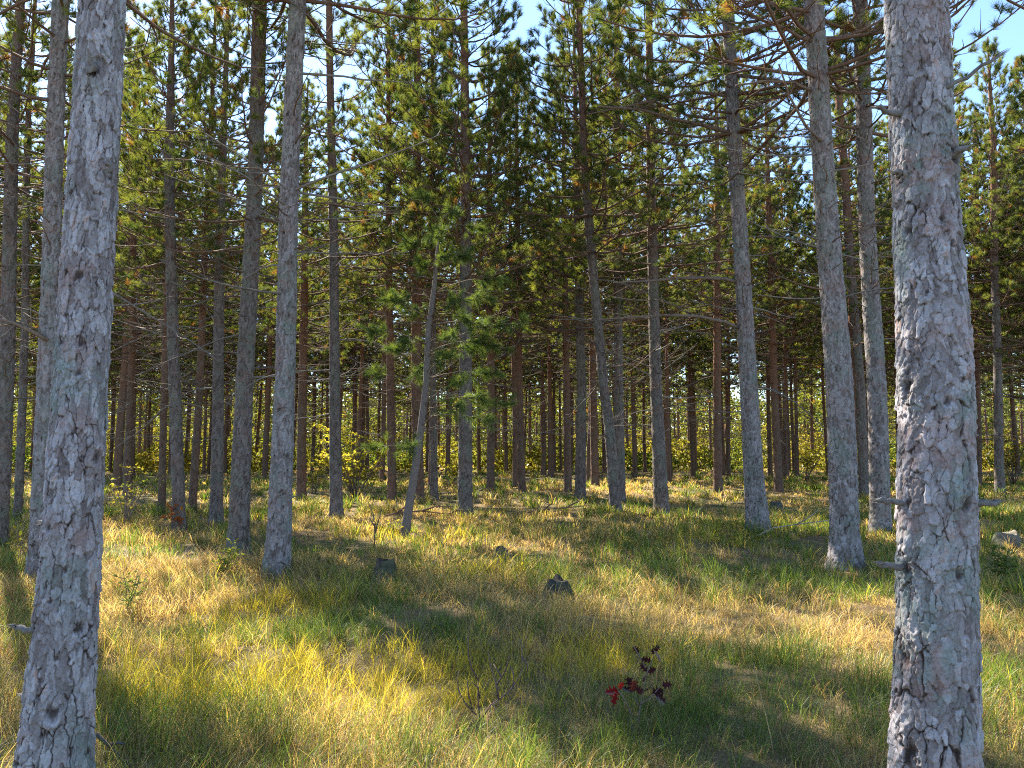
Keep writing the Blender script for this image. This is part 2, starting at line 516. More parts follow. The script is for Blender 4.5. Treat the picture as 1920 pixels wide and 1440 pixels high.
def twig_cols(n, rng, dead=0.05, light=0.3):
    a = np.array([0.050, 0.085, 0.032]); b_ = np.array([0.19, 0.205, 0.05]); c = np.array([0.20, 0.105, 0.04])
    t = np.clip(rng.normal(light + .1, 0.3, (n, 1)), 0, 1)
    col = a * (1 - t) + b_ * t
    col[rng.random(n) < dead] = c
    return col

BR_LIVE, BR_DEAD = (0.15, 0.095, 0.07), (0.17, 0.15, 0.135)

def branch_path(rng, start, az, el, L, up, n=6, wob=0.12):
    pts = [np.array(start, dtype=float)]
    a, e = az, el
    for i in range(n):
        d = np.array([math.cos(e) * math.cos(a), math.cos(e) * math.sin(a), math.sin(e)])
        pts.append(pts[-1] + d * L / n)
        a += rng.normal(0, wob); e += up / n + rng.normal(0, wob * 0.6)
    return np.array(pts)

def add_branch(mb, tufts, rng, start, az, el, L, up, r0, tuftp, col, sides=4, twigs=True, twig_sides=3, dens=1.15):
    P = branch_path(rng, start, az, el, L, up)
    rad = np.linspace(r0, 0.28 * r0, len(P))
    mb.tube(P, rad, sides, 0, col, cap=False)
    if tuftp > 0:
        tufts.append((P[-1], unit(P[-1] - P[-2])))
    if not twigs: return P
    s = rng.uniform(0.2, 0.35); sgn = 1
    while s < 0.97:
        f = s * (len(P) - 1); i = int(f); q = P[i] + (P[i + 1] - P[i]) * (f - i)
        d0 = unit(P[i + 1] - P[i])
        l = (0.16 + 0.42 * (1 - s) * L * rng.uniform(0.5, 1.2)) * rng.uniform(0.6, 1.1)
        ang = sgn * rng.uniform(0.6, 1.15)
        az2 = math.atan2(d0[1], d0[0]) + ang
        el2 = math.asin(max(-1, min(1, d0[2]))) + rng.uniform(-0.25, 0.45)
        tp = branch_path(rng, q, az2, el2, l, rng.uniform(0.1, 0.8), 3, 0.2)
        mb.tube(tp, np.linspace(max(0.0035, r0 * 0.32), 0.0025, 4), twig_sides, 0, col, cap=False)
        if rng.random() < tuftp:
            tufts.append((tp[-1], unit(tp[-1] - tp[-2])))
            if l > 0.2:
                d2 = unit(tp[-1] - tp[-2]); sd = unit(np.cross(d2, [0, 0, 1]) * rng.choice([-1, 1]) + 0.4 * d2 + np.array([0, 0, 0.4]))
                q2 = tp[-2] + sd * 0.14
                mb.tube(np.array([tp[-2], q2]), [0.003, 0.0025], twig_sides, 0, col, cap=False)
                tufts.append((q2, sd))
        sgn = -sgn
        s += rng.uniform(0.09, 0.17) * min(1.6, 1.2 / max(0.5, L)) / dens
    return P

def crown_mesh(name, seed, H=15.0, zb=6.0, bare_from=3.2, far=False, Lmax=2.3, fol=0.95, light=0.3, dead=0.05, thin=0):
    Lmax = Lmax * 1.12
    rng = np.random.default_rng(seed)
    mb = MB(); tf = []
    z = bare_from
    while z < zb:                                   # dead bare branches under the crown
        for k in range(rng.integers(2, 5)):
            add_branch(mb, tf, rng, (0, 0, z + rng.uniform(-.1, .1)), rng.uniform(0, 6.28), rng.uniform(-0.25, 0.35),
                       rng.uniform(0.5, 1.7), rng.uniform(-0.1, 0.6), 0.011, 0.0, BR_DEAD if rng.random() < 0.5 else BR_LIVE, 3 if far else 4, True, 3, 0.7)
        z += rng.uniform(0.22, 0.42)
    while z < H - 0.3:
        t = (z - zb) / (H - zb)
        a0 = rng.uniform(0, 6.28); n = rng.integers(4, 7) - thin
        for k in range(n):
            L = (Lmax * (1 - t) ** 0.8 + 0.25) * rng.uniform(0.65, 1.12)
            tp = fol * (0.30 + 0.7 * min(1, t / 0.22))
            add_branch(mb, tf, rng, (0, 0, z + rng.uniform(-.06, .06)), a0 + k * 6.283 / n + rng.normal(0, 0.25), -0.12 + 0.75 * t + rng.normal(0, 0.12),
                       L, 0.75 + 0.2 * t, 0.008 + 0.009 * L, tp, BR_LIVE, 3 if far else 4)
        z += rng.uniform(0.36, 0.5)
    P = np.array([q for q, d in tf]); D = np.array([d for q, d in tf])
    cols = twig_cols(len(P), rng, dead, light)
    if far: V, T, C = tuft_tris(P, D, rng, 40, 0.165, 0.0145, cols, back=0.10)
    else: V, T, C = tuft_tris(P, D, rng, 66, 0.15, 0.0072, cols)
    mb.add(V, None, T, 1, C)
    return mb.mesh(name, [M_TWIG, M_NEEDLE])

NEAR_CROWNS = [crown_mesh('pine_crown', 100 + i, zb=6.0 + 0.25 * (i % 3), light=0.25 + 0.06 * (i % 3)) for i in range(7)]
SPARSE = [crown_mesh('pine_crown', 150 + i, zb=6.5, bare_from=3.5, light=0.35, thin=2, Lmax=1.9) for i in range(3)]
MID_CROWNS = [crown_mesh('pine_crown', 170 + i, zb=4.3 + 0.3 * i, bare_from=1.8, light=0.35, Lmax=2.1) for i in range(4)]
FAR_CROWNS = [crown_mesh('pine_crown_distant', 200 + i, zb=4.5 + 0.6 * (i % 3), bare_from=1.6, far=True, Lmax=2.4, light=0.35 + 0.1 * (i % 3), dead=0.08) for i in range(6)]

def dead_branch_mesh(seed, L, grey):
    rng = np.random.default_rng(seed)
    mb = MB(); tf = []
    c = np.array(BR_DEAD) * (1.15 if grey else 0.85)
    add_branch(mb, tf, rng, (0, 0, 0), 0, rng.uniform(-0.1, 0.3), L, rng.uniform(-0.3, 0.5), 0.009 + 0.004 * L, 0, tuple(c), 5, True, 3, 0.55)
    return mb.mesh('dead_branch', [M_TWIG])
DEADS = [dead_branch_mesh(300 + i, 0.5 + 0.22 * i, i % 2) for i in range(7)]

def stub_mesh(seed, L, r):
    rng = np.random.default_rng(seed)
    mb = MB()
    n = 9
    P = np.array([(L * i / (n - 1) - 0.02, 0.01 * math.sin(i * 1.1 + seed), 0.012 * (i / n) ** 2 + 0.004 * math.sin(i * 2 + seed)) for i in range(n)])
    rad = r * np.array([1.35, 1.1, 1.0, 0.95, 0.9, 0.85, 0.8, 0.7, 0.35]) * rng.uniform(0.92, 1.08, n)
    mb.tube(P, rad, 9, 0, (0.15, 0.14, 0.135))
    for k in range(4):                                        # splintered end
        q = P[-1] + np.array([0, rng.normal(0, r * .4), rng.normal(0, r * .4)])
        mb.tube(np.array([q - [0.02, 0, 0], q + [rng.uniform(.005, .03), 0, 0]]), [r * .3, r * .05], 4, 0, (0.19, 0.165, 0.14))
    return mb.mesh('branch_stub', [M_WOOD])

STUBS = [stub_mesh(700 + i, .05 + .03 * i, .008 + .001 * i) for i in range(4)]
# ------------------------------------------------------------------ the pines the photograph shows one by one
TREES = []          # (x, y) of everything planted
GROUP = 'red pines of the plantation'

def plant(P, label, D=None, H=15.0, mat='m', crown=None, knots=(), stubs=(), seed=1, zbs=1.0, ndead=10, dead_px=(), flare=0.32):
    """P: (y, x, width) in pixels, the lowest first; D: distance, else from the ground under the lowest point"""
    if D is None:
        b0 = on_ground(P[0][1], P[0][0])
    else:
        a = at_depth(P[0][1], P[0][0], D); b0 = np.array([a[0], D, float(gz(a[0], D))])
    D = b0[1]
    px = D / (F * 1024 / 1920)            # metres in one render pixel
    root = link('pine_tree', None, None, b0)
    tag(root, label, 'tree', GROUP)
    du, dz = max(0.0030, 0.9 * px), max(0.0034, 1.1 * px)
    zdet = min(H - 1, 0.62 * D + CAM_H + 0.6)
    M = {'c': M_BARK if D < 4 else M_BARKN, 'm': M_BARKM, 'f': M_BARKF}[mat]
    # a first profile to place the knots
    rows = sorted([(at_depth(x, y, D)[2] - b0[2], at_depth(x, y, D)[0] - b0[0], w * (D * math.cos(PITCH) + (at_depth(x, y, D)[2] - CAM_H) * math.sin(PITCH)) / F / 2 * D / math.hypot(D, b0[0])) for (y, x, w) in P])
    prof = tuple(np.array(q) for q in zip(*rows))
    kk = []
    for (kx, ky, kr) in knots:
        t, z, r, c = surf(b0, prof, D, kx, ky); kk.append((t, z, kr))
    me, prof = trunk_mesh('pine_trunk', b0, P, D, H, M, seed, du, dz, zdet, kk, flare, 0.78 if D < 4 else 1.0)
    link('trunk', me, root)
    zs, xs, rs = prof
    if crown is None:
        crown = MID_CROWNS[seed % 4] if D > 14.5 else NEAR_CROWNS[seed % len(NEAR_CROWNS)]
    tilt = math.atan2(float(np.interp(9, zs, xs)), 9.0)
    o = link('crown', crown, root)
    o.rotation_mode = 'QUATERNION'
    o.rotation_quaternion = (Matrix.Rotation(tilt, 3, 'Y') @ Matrix.Rotation(seed * 1.7, 3, 'Z')).to_quaternion()
    k = H / 15.0
    o.scale = (k * zbs, k * zbs, k)
    rr = random.Random(seed + 5)
    for i in range(ndead):
        z = rr.uniform(1.9, min(6.2, 0.62 * D + CAM_H + 1))
        a = rr.uniform(0, 6.28)
        r = float(np.interp(z, zs, rs)) * 0.8
        link('dead_branch', rr.choice(DEADS), root, (float(np.interp(z, zs, xs)) + r * math.cos(a), r * math.sin(a), z), (0, rr.uniform(-.15, .25), a), rr.uniform(.7, 1.2))
    for (kx, ky, L, r, az, el) in stubs:
        t, z, rad, c = surf(b0, prof, D, kx, ky)
        link('branch_stub', stub_mesh(seed + int(kx), L, r), root, (c + rad * 0.93 * math.sin(t), -rad * 0.93 * math.cos(t), z), (0, -el, az))
    if 4 < D < 19:
        for i in range(9):
            z = rr.uniform(.3, .6 * D); a = rr.uniform(0, 6.28); r = float(np.interp(z, zs, rs)) * 0.9
            link('branch_stub', STUBS[i % 4], root, (float(np.interp(z, zs, xs)) + r * math.cos(a), r * math.sin(a), z), (0, rr.uniform(-.5, .1), a), rr.uniform(.6, 1.2))
    for pts in dead_px:                    # long dead limbs traced at the trunk's own distance, swung towards the camera
        mb = MB(); n = len(pts)
        Q = np.array([at_depth(x, y, D - sw) - b0 for (x, y, w, sw) in pts])
        ws = np.array([.8 * w * D / F / 2 for (x, y, w, sw) in pts])
        mb.tube(Q, ws, 7, 0, (0.17, 0.125, 0.10))
        rg = np.random.default_rng(seed)
        for i in range(1, n - 1):
            for _ in range(4):
                d0 = unit(Q[i + 1] - Q[i]); e = unit(d0 + rg.normal(size=3) * 0.9)
                mb.tube(np.array([Q[i], Q[i] + e * .15, Q[i] + e * .3 + [0, 0, .05]]), [ws[i] * .35, ws[i] * .25, .002], 4, 0, (0.2, 0.15, 0.12))
        link('dead_branch', mb.mesh('long_dead_branch', [M_WOOD]), root)
    TREES.append((b0[0], b0[1]))
    return root

# the two big trunks at the front
plant([(1520, 104, 168), (1440, 110, 150), (1070, 137, 123), (720, 152, 112), (360, 168, 104), (0, 185, 97)],
      'large blue-grey scaly pine trunk with a second pine half hidden directly behind it', D=2.9, mat='c', seed=11, ndead=0, H=15, zbs=1.0,
      knots=[(172, 130, .018), (192, 318, .02), (147, 516, .02), (114, 643, .014), (155, 645, .013), (173, 857, .022), (97, 988, .018), (150, 1178, .024), (110, 1330, .024), (132, 1066, .012), (105, 1125, .010), (150, 700, .01)],
      stubs=[(68, 1183, .13, .013, math.pi * 0.98, 0.02), (42, 1316, .06, .012, math.pi, 0.1), (92, 982, .05, .013, -2.2, 0.0), (175, 128, .05, .012, -1.3, 1.0), (193, 312, .06, .012, -0.9, .8), (205, 1152, .03, .01, 0.0, 0.1)])
plant([(1540, 1742, 196), (1440, 1744, 178), (1080, 1748, 160), (720, 1748, 152), (360, 1734, 134), (0, 1722, 128)],
      'broadest flaky grey pine trunk with snapped dead stubs poking out on both sides', D=2.75, mat='c', seed=23, ndead=0, H=15.5, zbs=1.0,
      knots=[(1709, 722, .026), (1764, 752, .016), (1710, 945, .018), (1803, 946, .022), (1697, 1068, .022), (1783, 1076, .018), (1704, 1238, .024), (1710, 1412, .024), (1709, 428, .018), (1760, 413, .016), (1790, 285, .026), (1675, 318, .018), (1733, 548, .010), (1792, 300, .02), (1676, 175, .016)],
      stubs=[(1803, 946, .135, .0135, -0.3, 0.02), (1680, 944, .14, .0115, math.pi + .25, 0.0), (1697, 1068, .15, .0125, -2.75, 0.03), (1785, 290, .075, .015, -0.6, 0.15),
             (1675, 318, .06, .012, -2.6, 0.1), (1785, 160, .22, .0075, -0.35, 0.45), (1680, 200, .13, .011, math.pi + .3, 0.02), (1712, 1420, .03, .01, -1.2, .3)])
# the pines in the middle distance, each by its own outline
plant([(1090, 72, 44), (720, 84, 38), (0, 117, 33)], 'pine with pinkish grey bark half hidden behind the large blue-grey trunk', seed=31, H=12, crown=SPARSE[2], mat='c',
      knots=[(75, 985, .02), (70, 1040, .014), (92, 380, .015), (95, 640, .02)], ndead=6,
      dead_px=[[(90, 638, 11, .1), (60, 622, 9, .2), (30, 607, 8, .3), (-10, 596, 7, .4), (-60, 590, 5, .5)]])
plant([(1030, 0, 34), (720, 8, 32), (300, 24, 25)], 'shaded pine cut off by the edge of the photo, nearest the leftmost border', seed=37, H=11, crown=SPARSE[1], ndead=8)
plant([(1036, 447, 42), (980, 449, 39), (720, 460, 33), (360, 476, 29), (0, 488, 27)], 'grey pine beside the mauve-grey one, with a spiky whorl of broken twigs near its foot', seed=41, H=9.5, crown=SPARSE[0], ndead=10)
plant([(1079, 519, 52), (1000, 524, 46), (720, 533, 38), (400, 540, 35), (0, 560, 31)], 'straight mauve-grey pine with pale blue lichen, standing in bright dry grass', seed=43, mat='c', ndead=9)
plant([(973, 631, 25), (720, 628, 20), (450, 625, 17), (0, 617, 12)], 'slender grey pine rising out of the yellow-leaved shrub', seed=47, H=12, crown=SPARSE[2], ndead=14)
plant([(970, 872, 28), (720, 873, 24), (300, 873, 18), (0, 870, 12)], 'straight dark grey pine next to the leaning sapling, its trunk crossed by bright needles', seed=53, ndead=14)
plant([(960, 1155, 22), (800, 1142, 19), (720, 1131, 18), (450, 1107, 17), (300, 1095, 14), (0, 1085, 10)], 'pine bending sideways in front of an upright one, their lower trunks touching', seed=59, ndead=14)
plant([(943, 1163, 20), (720, 1160, 17), (250, 1157, 15), (0, 1156, 10)], 'upright pine just behind the bending one, their lower trunks touching', seed=61, ndead=14)
plant([(966, 1240, 29), (720, 1230, 22), (350, 1220, 17), (0, 1217, 12)], 'grey pine with one sunlit edge, standing alone between the touching pair and the curved-limb pine', seed=67, ndead=14)
plant([(1002, 1424, 47), (900, 1414, 38), (720, 1403, 33), (340, 1382, 27), (0, 1364, 22)], 'leaning pale grey pine with two long bare limbs arching from one side', seed=71, mat='c', ndead=8,
      dead_px=[[(1385, 530, 10, 0), (1360, 523, 9, .1), (1320, 521, 8, .2), (1270, 522, 7, .3), (1215, 527, 5, .35), (1150, 530, 3, .4)],
               [(1392, 618, 9, 0), (1360, 604, 8, .15), (1310, 593, 7, .3), (1250, 591, 6, .4), (1190, 594, 4, .5), (1120, 600, 3, .55)],
               [(1372, 250, 11, 0), (1320, 235, 9, .1), (1270, 225, 8, .2), (1200, 205, 6, .3), (1120, 200, 4, .4)],
               [(1366, 180, 9, 0), (1300, 172, 8, -.1), (1220, 190, 6, -.2), (1100, 215, 3, -.3)],
               [(1372, 140, 10, 0), (1440, 148, 8, .2), (1500, 160, 7, .4), (1560, 150, 4, .6)]])
plant([(1064, 1585, 64), (1000, 1582, 56), (720, 1573, 52), (400, 1552, 43), (0, 1524, 37)], 'thick lichen-spotted grey pine standing clear of the broadest trunk, with a faint lean', seed=73, mat='c', ndead=6,
      dead_px=[[(1530, 175, 9, 0), (1490, 155, 8, .1), (1440, 152, 6, .2), (1380, 160, 4, .3)], [(1545, 270, 8, .05), (1510, 235, 7, .2), (1480, 180, 5, .35), (1460, 120, 4, .5)]])
plant([(1000, 1650, 40), (720, 1643, 37), (400, 1626, 32), (0, 1611, 29)], 'rough brownish pine partly covered by the broadest flaky trunk', seed=79, mat='c', ndead=10)
plant([(932, 1622, 20), (720, 1612, 18), (200, 1574, 15), (0, 1566, 13)], 'thin dark pine seen in the slot between two thicker trunks', seed=83, ndead=12)
plant([(926, 1876, 20), (720, 1870, 17), (300, 1862, 14)], 'dark straight pine behind the cut stump, sunlit along one edge', seed=89, ndead=12)
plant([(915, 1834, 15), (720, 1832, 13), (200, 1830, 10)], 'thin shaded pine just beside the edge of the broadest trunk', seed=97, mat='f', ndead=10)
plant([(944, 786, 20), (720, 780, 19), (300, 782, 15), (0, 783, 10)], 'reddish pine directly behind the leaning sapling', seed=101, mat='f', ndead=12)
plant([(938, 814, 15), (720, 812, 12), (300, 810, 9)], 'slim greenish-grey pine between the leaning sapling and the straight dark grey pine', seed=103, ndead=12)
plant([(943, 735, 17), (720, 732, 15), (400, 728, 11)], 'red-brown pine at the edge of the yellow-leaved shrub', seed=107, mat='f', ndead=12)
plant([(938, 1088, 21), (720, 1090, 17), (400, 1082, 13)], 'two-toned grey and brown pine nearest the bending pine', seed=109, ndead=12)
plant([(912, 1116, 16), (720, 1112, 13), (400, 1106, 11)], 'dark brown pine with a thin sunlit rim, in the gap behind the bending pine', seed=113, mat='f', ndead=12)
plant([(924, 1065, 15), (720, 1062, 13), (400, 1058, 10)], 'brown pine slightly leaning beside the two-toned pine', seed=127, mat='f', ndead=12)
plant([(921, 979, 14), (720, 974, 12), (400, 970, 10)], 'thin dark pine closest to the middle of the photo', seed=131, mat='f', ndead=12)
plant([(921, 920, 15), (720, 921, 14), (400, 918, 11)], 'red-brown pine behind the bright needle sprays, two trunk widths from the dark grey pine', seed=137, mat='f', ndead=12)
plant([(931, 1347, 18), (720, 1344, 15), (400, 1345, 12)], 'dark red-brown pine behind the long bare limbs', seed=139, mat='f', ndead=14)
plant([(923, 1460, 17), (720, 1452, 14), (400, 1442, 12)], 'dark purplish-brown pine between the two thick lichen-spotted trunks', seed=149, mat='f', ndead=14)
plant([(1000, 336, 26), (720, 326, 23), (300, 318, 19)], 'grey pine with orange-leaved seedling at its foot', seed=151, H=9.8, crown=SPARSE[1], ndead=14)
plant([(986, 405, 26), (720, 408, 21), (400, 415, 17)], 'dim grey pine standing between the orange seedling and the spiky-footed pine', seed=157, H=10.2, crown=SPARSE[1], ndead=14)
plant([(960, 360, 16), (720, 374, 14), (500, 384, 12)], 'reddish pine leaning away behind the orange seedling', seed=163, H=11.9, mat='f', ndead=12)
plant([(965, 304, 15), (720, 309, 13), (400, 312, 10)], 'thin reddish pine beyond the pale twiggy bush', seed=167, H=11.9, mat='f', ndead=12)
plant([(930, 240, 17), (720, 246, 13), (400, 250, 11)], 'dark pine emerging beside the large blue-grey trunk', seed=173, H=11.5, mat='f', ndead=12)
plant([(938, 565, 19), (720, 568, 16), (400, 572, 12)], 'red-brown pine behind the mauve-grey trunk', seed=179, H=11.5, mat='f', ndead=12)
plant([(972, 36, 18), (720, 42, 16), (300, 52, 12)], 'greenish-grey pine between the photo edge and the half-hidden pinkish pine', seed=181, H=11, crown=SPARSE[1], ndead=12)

# the leaning young pine with soft bright needles
def leaning_sapling():
    b0 = on_ground(757, 1011); D = b0[1]
    root = link('pine_sapling', None, None, b0)
    tag(root, 'leaning slim pale-barked young pine with soft bright green needle sprays', 'tree')
    mb = MB()
    pts = [(757, 1018, 20), (763, 975, 17), (775, 900, 15), (790, 800, 14), (799, 720, 12), (803, 620, 11), (814, 540, 9), (820, 470, 6), (825, 420, 3)]
    Q = np.array([at_depth(x, y, D + .03 * i) - b0 for i, (x, y, w) in enumerate(pts)])
    mb.tube(Q, [w * D / F / 2 for _, _, w in pts], 14, 0, (0.15, 0.125, 0.115))
    link('trunk', mb.mesh('sapling_trunk', [M_WOOD]), root)
    rng = np.random.default_rng(5)
    cb = MB(); tf = []
    tips = [(760, 640), (735, 655), (880, 600), (935, 612), (872, 712), (905, 745), (840, 672), (860, 560), (955, 758), (762, 842), (700, 838), (985, 602), (905, 640), (772, 590), (850, 625), (915, 560), (930, 700), (885, 655), (745, 560), (790, 500), (870, 480), (900, 430), (760, 450), (850, 400), (790, 370), (960, 655), (700, 700), (690, 620), (720, 560), (940, 520), (860, 760), (925, 790), (780, 700), (830, 430), (812, 440), (835, 480)]
    for (tx, ty) in tips:
        tip = at_depth(tx, ty, D + rng.uniform(-1.2, 0.7)) - b0
        zst = tip[2] - rng.uniform(-0.15, 0.35)
        i = int(np.clip(np.searchsorted(Q[:, 2], zst), 1, len(Q) - 1))
        f = np.clip((zst - Q[i - 1, 2]) / (Q[i, 2] - Q[i - 1, 2]), 0, 1)
        st = Q[i - 1] + (Q[i] - Q[i - 1]) * f
        mid = (st + tip) / 2 + np.array([0, 0, 0.08])
        path = np.array([st, (st + mid) / 2 + [0, 0, .02], mid, (mid + tip) / 2 + [0, 0, .01], tip])
        cb.tube(path, [.010, .008, .006, .005, .003], 4, 0, (0.16, 0.12, 0.09))
        d = unit(tip - mid)
        tf.append((tip, d))
        for k in range(15):
            f = rng.uniform(0.2, 1.0); q = mid + (tip - mid) * f
            e = unit(d + rng.normal(size=3) * 0.8); q2 = q + e * rng.uniform(.08, .22)
            cb.tube(np.array([q, q2]), [.003, .002], 3, 0, (0.16, 0.12, 0.09))
            tf.append((q2, e))
    P = np.array([a for a, _ in tf]); Dd = np.array([a for _, a in tf])
    t = rng.random((len(P), 1))
    cols = np.array([.05, .09, .03]) * (1 - t) + np.array([.14, .19, .05]) * t
    V, T, C = tuft_tris(P, Dd, rng, 60, 0.14, 0.0048, cols, spread=(0.4, 1.3))
    cb.add(V, None, T, 1, C)
    link('crown', cb.mesh('sapling_crown', [M_TWIG, M_NEEDLE]), root)
    TREES.append((b0[0], b0[1]))
leaning_sapling()

# ------------------------------------------------------------------ the many trunks farther in
def far_trunk(seed):
    rng = np.random.default_rng(seed)
    H = 15.0; zl = np.concatenate([np.array([-0.3, 0, .15, .35]), np.arange(0.8, H + .1, 0.55)]); nth = 12
    th = np.arange(nth) / nth * 2 * math.pi
    T, Z = np.meshgrid(th, zl)
    r = 0.125 * (1 - 0.85 * Z / H) * (1 + .25 * np.exp(-np.maximum(Z, 0) / .15)) * (1 + 0.10 * (vnoise(np.cos(T) * 2, np.sin(T) * 2, Z * 2.2, seed) - .5))
    cx = 0.10 * np.sin(Z * rng.uniform(.25, .5) + rng.uniform(0, 6)) * Z / 6; cy_ = 0.08 * np.sin(Z * rng.uniform(.25, .5) + rng.uniform(0, 6)) * Z / 6
    cx = cx * np.clip((13 - Z) / 10, .0, 1); cy_ = cy_ * np.clip((13 - Z) / 10, .0, 1)
    V = np.stack([cx + r * np.cos(T), cy_ + r * np.sin(T), Z], axis=2).reshape(-1, 3)
    i = np.arange(len(zl) - 1)[:, None] * nth; k = np.arange(nth)[None, :]; k2 = (k + 1) % nth
    Q = np.stack([i + k, i + k2, i + nth + k2, i + nth + k], axis=2).reshape(-1, 4)
    pl = vnoise(np.cos(T) * 6, np.sin(T) * 6, Z * 9, seed + 1)
    ck = np.clip(vnoise(np.cos(T) * 7, np.sin(T) * 7, Z * 6, seed + 2) - .62, 0, 1) * 2.0
    return mk_mesh('pine_trunk_distant', V, [(Q, 0)], [M_BARKF], {'plate': pl.ravel(), 'crack': ck.ravel()})
FAR_TRUNKS = [far_trunk(400 + i) for i in range(7)]

FAR_LABEL = 'slim distant pine, one of many crowded reddish trunks deep in the wood'
rr = random.Random(99)
proto = None
def far_pine(x, y, crown, trunk, k, wk, label=FAR_LABEL):
    root = link('pine_tree', None, None, (x, y, float(gz(x, y))), (rr.uniform(-.02, .02), rr.uniform(-.025, .025), rr.uniform(0, 6.28)))
    tag(root, label, 'tree', GROUP)
    link('trunk', trunk, root, scale=(wk, wk, k))
    link('crown', crown, root, scale=(k, k, k))
    TREES.append((x, y))

def try_plant(y0, y1, n, gap, wide=0.74, extra=3, where=None):
    made = 0; tries = 0
    while made < n and tries < n * 60:
        tries += 1
        y = math.sqrt(rr.uniform(y0 * y0, y1 * y1)); x = rr.uniform(-1, 1) * (wide * y + extra)
        if any((x - a) ** 2 + (y - b_) ** 2 < gap * gap for a, b_ in TREES) or (where and not where(x, y)): continue
        far_pine(x, y, rr.choice(FAR_CROWNS), rr.choice(FAR_TRUNKS), rr.uniform(0.95, 1.2), rr.uniform(0.75, 1.2))
        made += 1
try_plant(25, 42, 56, 1.9, where=lambda x, y: not (abs(x + .73 * (y - 30) - 2) < 2.6 or (abs(x + .73 * (y - 20) + 4.1) < 2.0 and y < 35)))
try_plant(23, 27, 14, 2.2, where=lambda x, y: x < -.62 * y or x > .62 * y)
try_plant(42, 60, 105, 2.1)

# a few pines beside the view, whose crowns and shade reach into it
SIDE = [(-13.5, 15.0), (-10.5, 10.5), (-19.0, 21.0), (11.5, 12.5), (14.5, 16.0), (12.0, 8.5), (-9.0, 6.0), (17.5, 20.5)]
for i, (x, y) in enumerate(SIDE):
    far_pine(x, y, NEAR_CROWNS[i % 7], FAR_TRUNKS[i % 7], 1.0, 1.2, 'tall pine beside the view, only its branch tips reaching in')

# ------------------------------------------------------------------ far-off wood: one mass
def far_wood():
    rng = np.random.default_rng(77)
    mb = MB()
    n = 390
    ys = np.concatenate([np.sqrt(rng.uniform(60 ** 2, 105 ** 2, n - 190)), rng.uniform(105, 128, 190)]); xs = rng.uniform(-1, 1, n) * (0.76 * ys + 3)
    P, D, C = [], [], []
    for x, y in zip(xs, ys):
        z0 = float(gz(x, y)); H = rng.uniform(12.5, 16.0)
        lx, ly = rng.normal(0, .2, 2)
        mb.tube(np.array([(x, y, z0 - .2), (x + lx * .3, y, z0 + H * .4), (x + lx, y + ly, z0 + H)]), [.15, .11, .02], 6, 0, np.array((0.19, 0.11, 0.075)) * rng.uniform(.7, 1.2), cap=False)
        m = 230
        t = rng.random(m) ** 0.85
        low = 4.2 if y < 104 else .8
        z = z0 + low + (H - low) * t
        rad = (2.2 * (1 - t) ** .8 + .25) * np.sqrt(rng.random(m)); a = rng.uniform(0, 6.28, m)
        P.append(np.stack([x + rad * np.cos(a), y + rad * np.sin(a), z], 1))
        D.append(unit(np.stack([np.cos(a), np.sin(a), rng.uniform(.2, 1.2, m)], 1)) * (1 if y < 104 else 1.6))
        C.append(twig_cols(m, rng, .06, rng.uniform(.4, 1.1)))
        for _ in range(10):
            zz = z0 + rng.uniform(1.5, 6); a = rng.uniform(0, 6.28); l = rng.uniform(.6, 1.7)
            mb.tube(np.array([(x, y, zz), (x + l * math.cos(a), y + l * math.sin(a), zz + l * rng.uniform(-.2, .4))]), [.02, .008], 3, 0, (0.17, 0.11, 0.08), cap=False)
    V, T, Cc = tuft_tris(np.vstack(P), np.vstack(D), rng, 5, 0.40, 0.17, np.vstack(C), back=.2)
    mb.add(V, None, T, 1, Cc)
    # sunlit undergrowth and broad-leaved trees beyond, green going yellow
    m = 150000
    ys = np.sqrt(rng.uniform(52 ** 2, 108 ** 2, m)); xs = rng.uniform(-1, 1, m) * (0.76 * ys + 3)
    dens = vnoise(xs / 4.0, ys / 4.0, ys * 0, 91)
    keep = dens > np.interp(ys, [52, 70, 95, 108], [.56, .52, .42, .25])
    xs, ys, dens = xs[keep], ys[keep], dens[keep]; m = len(xs)
    top = 0.6 + 9.0 * np.clip(dens - .45, 0, .4) * (ys - 35) / 50 + np.clip(ys - 88, 0, 20) * .22
    zz = gz(xs, ys) + top * rng.random(m) ** .8
    t = np.clip(vnoise(xs / 6, ys / 6, zz / 6, 92)[:, None] * 1.5 - .25 + rng.normal(0, .12, (m, 1)), 0, 1)
    col = np.array([.10, .15, .03]) * (1 - t) + np.array([.34, .28, .05]) * t
    V, T, Cc = tuft_tris(np.stack([xs, ys, zz], 1), unit(rng.normal(size=(m, 3))), rng, 4, .26, .2, col)
    mb.add(V, None, T, 2, Cc)
    m = 26000
    ys = rng.uniform(128, 150, m); xs = rng.uniform(-1, 1, m) * (0.78 * ys + 3); zz = gz(xs, ys) + 11 * rng.random(m) ** 1.3
    V, T, Cc = tuft_tris(np.stack([xs, ys, zz], 1), unit(rng.normal(size=(m, 3))), rng, 4, .8, .5, twig_cols(m, rng, .05, .6))
    mb.add(V, None, T, 1, Cc)
    o = link('distant_wood', mb.mesh('distant_wood', [M_TWIG, M_NEEDLE, M_LEAF]))
    tag(o, 'sunlit far-off mass of pines and yellowing undergrowth behind all trunks', 'woodland', kind='stuff')
far_wood()

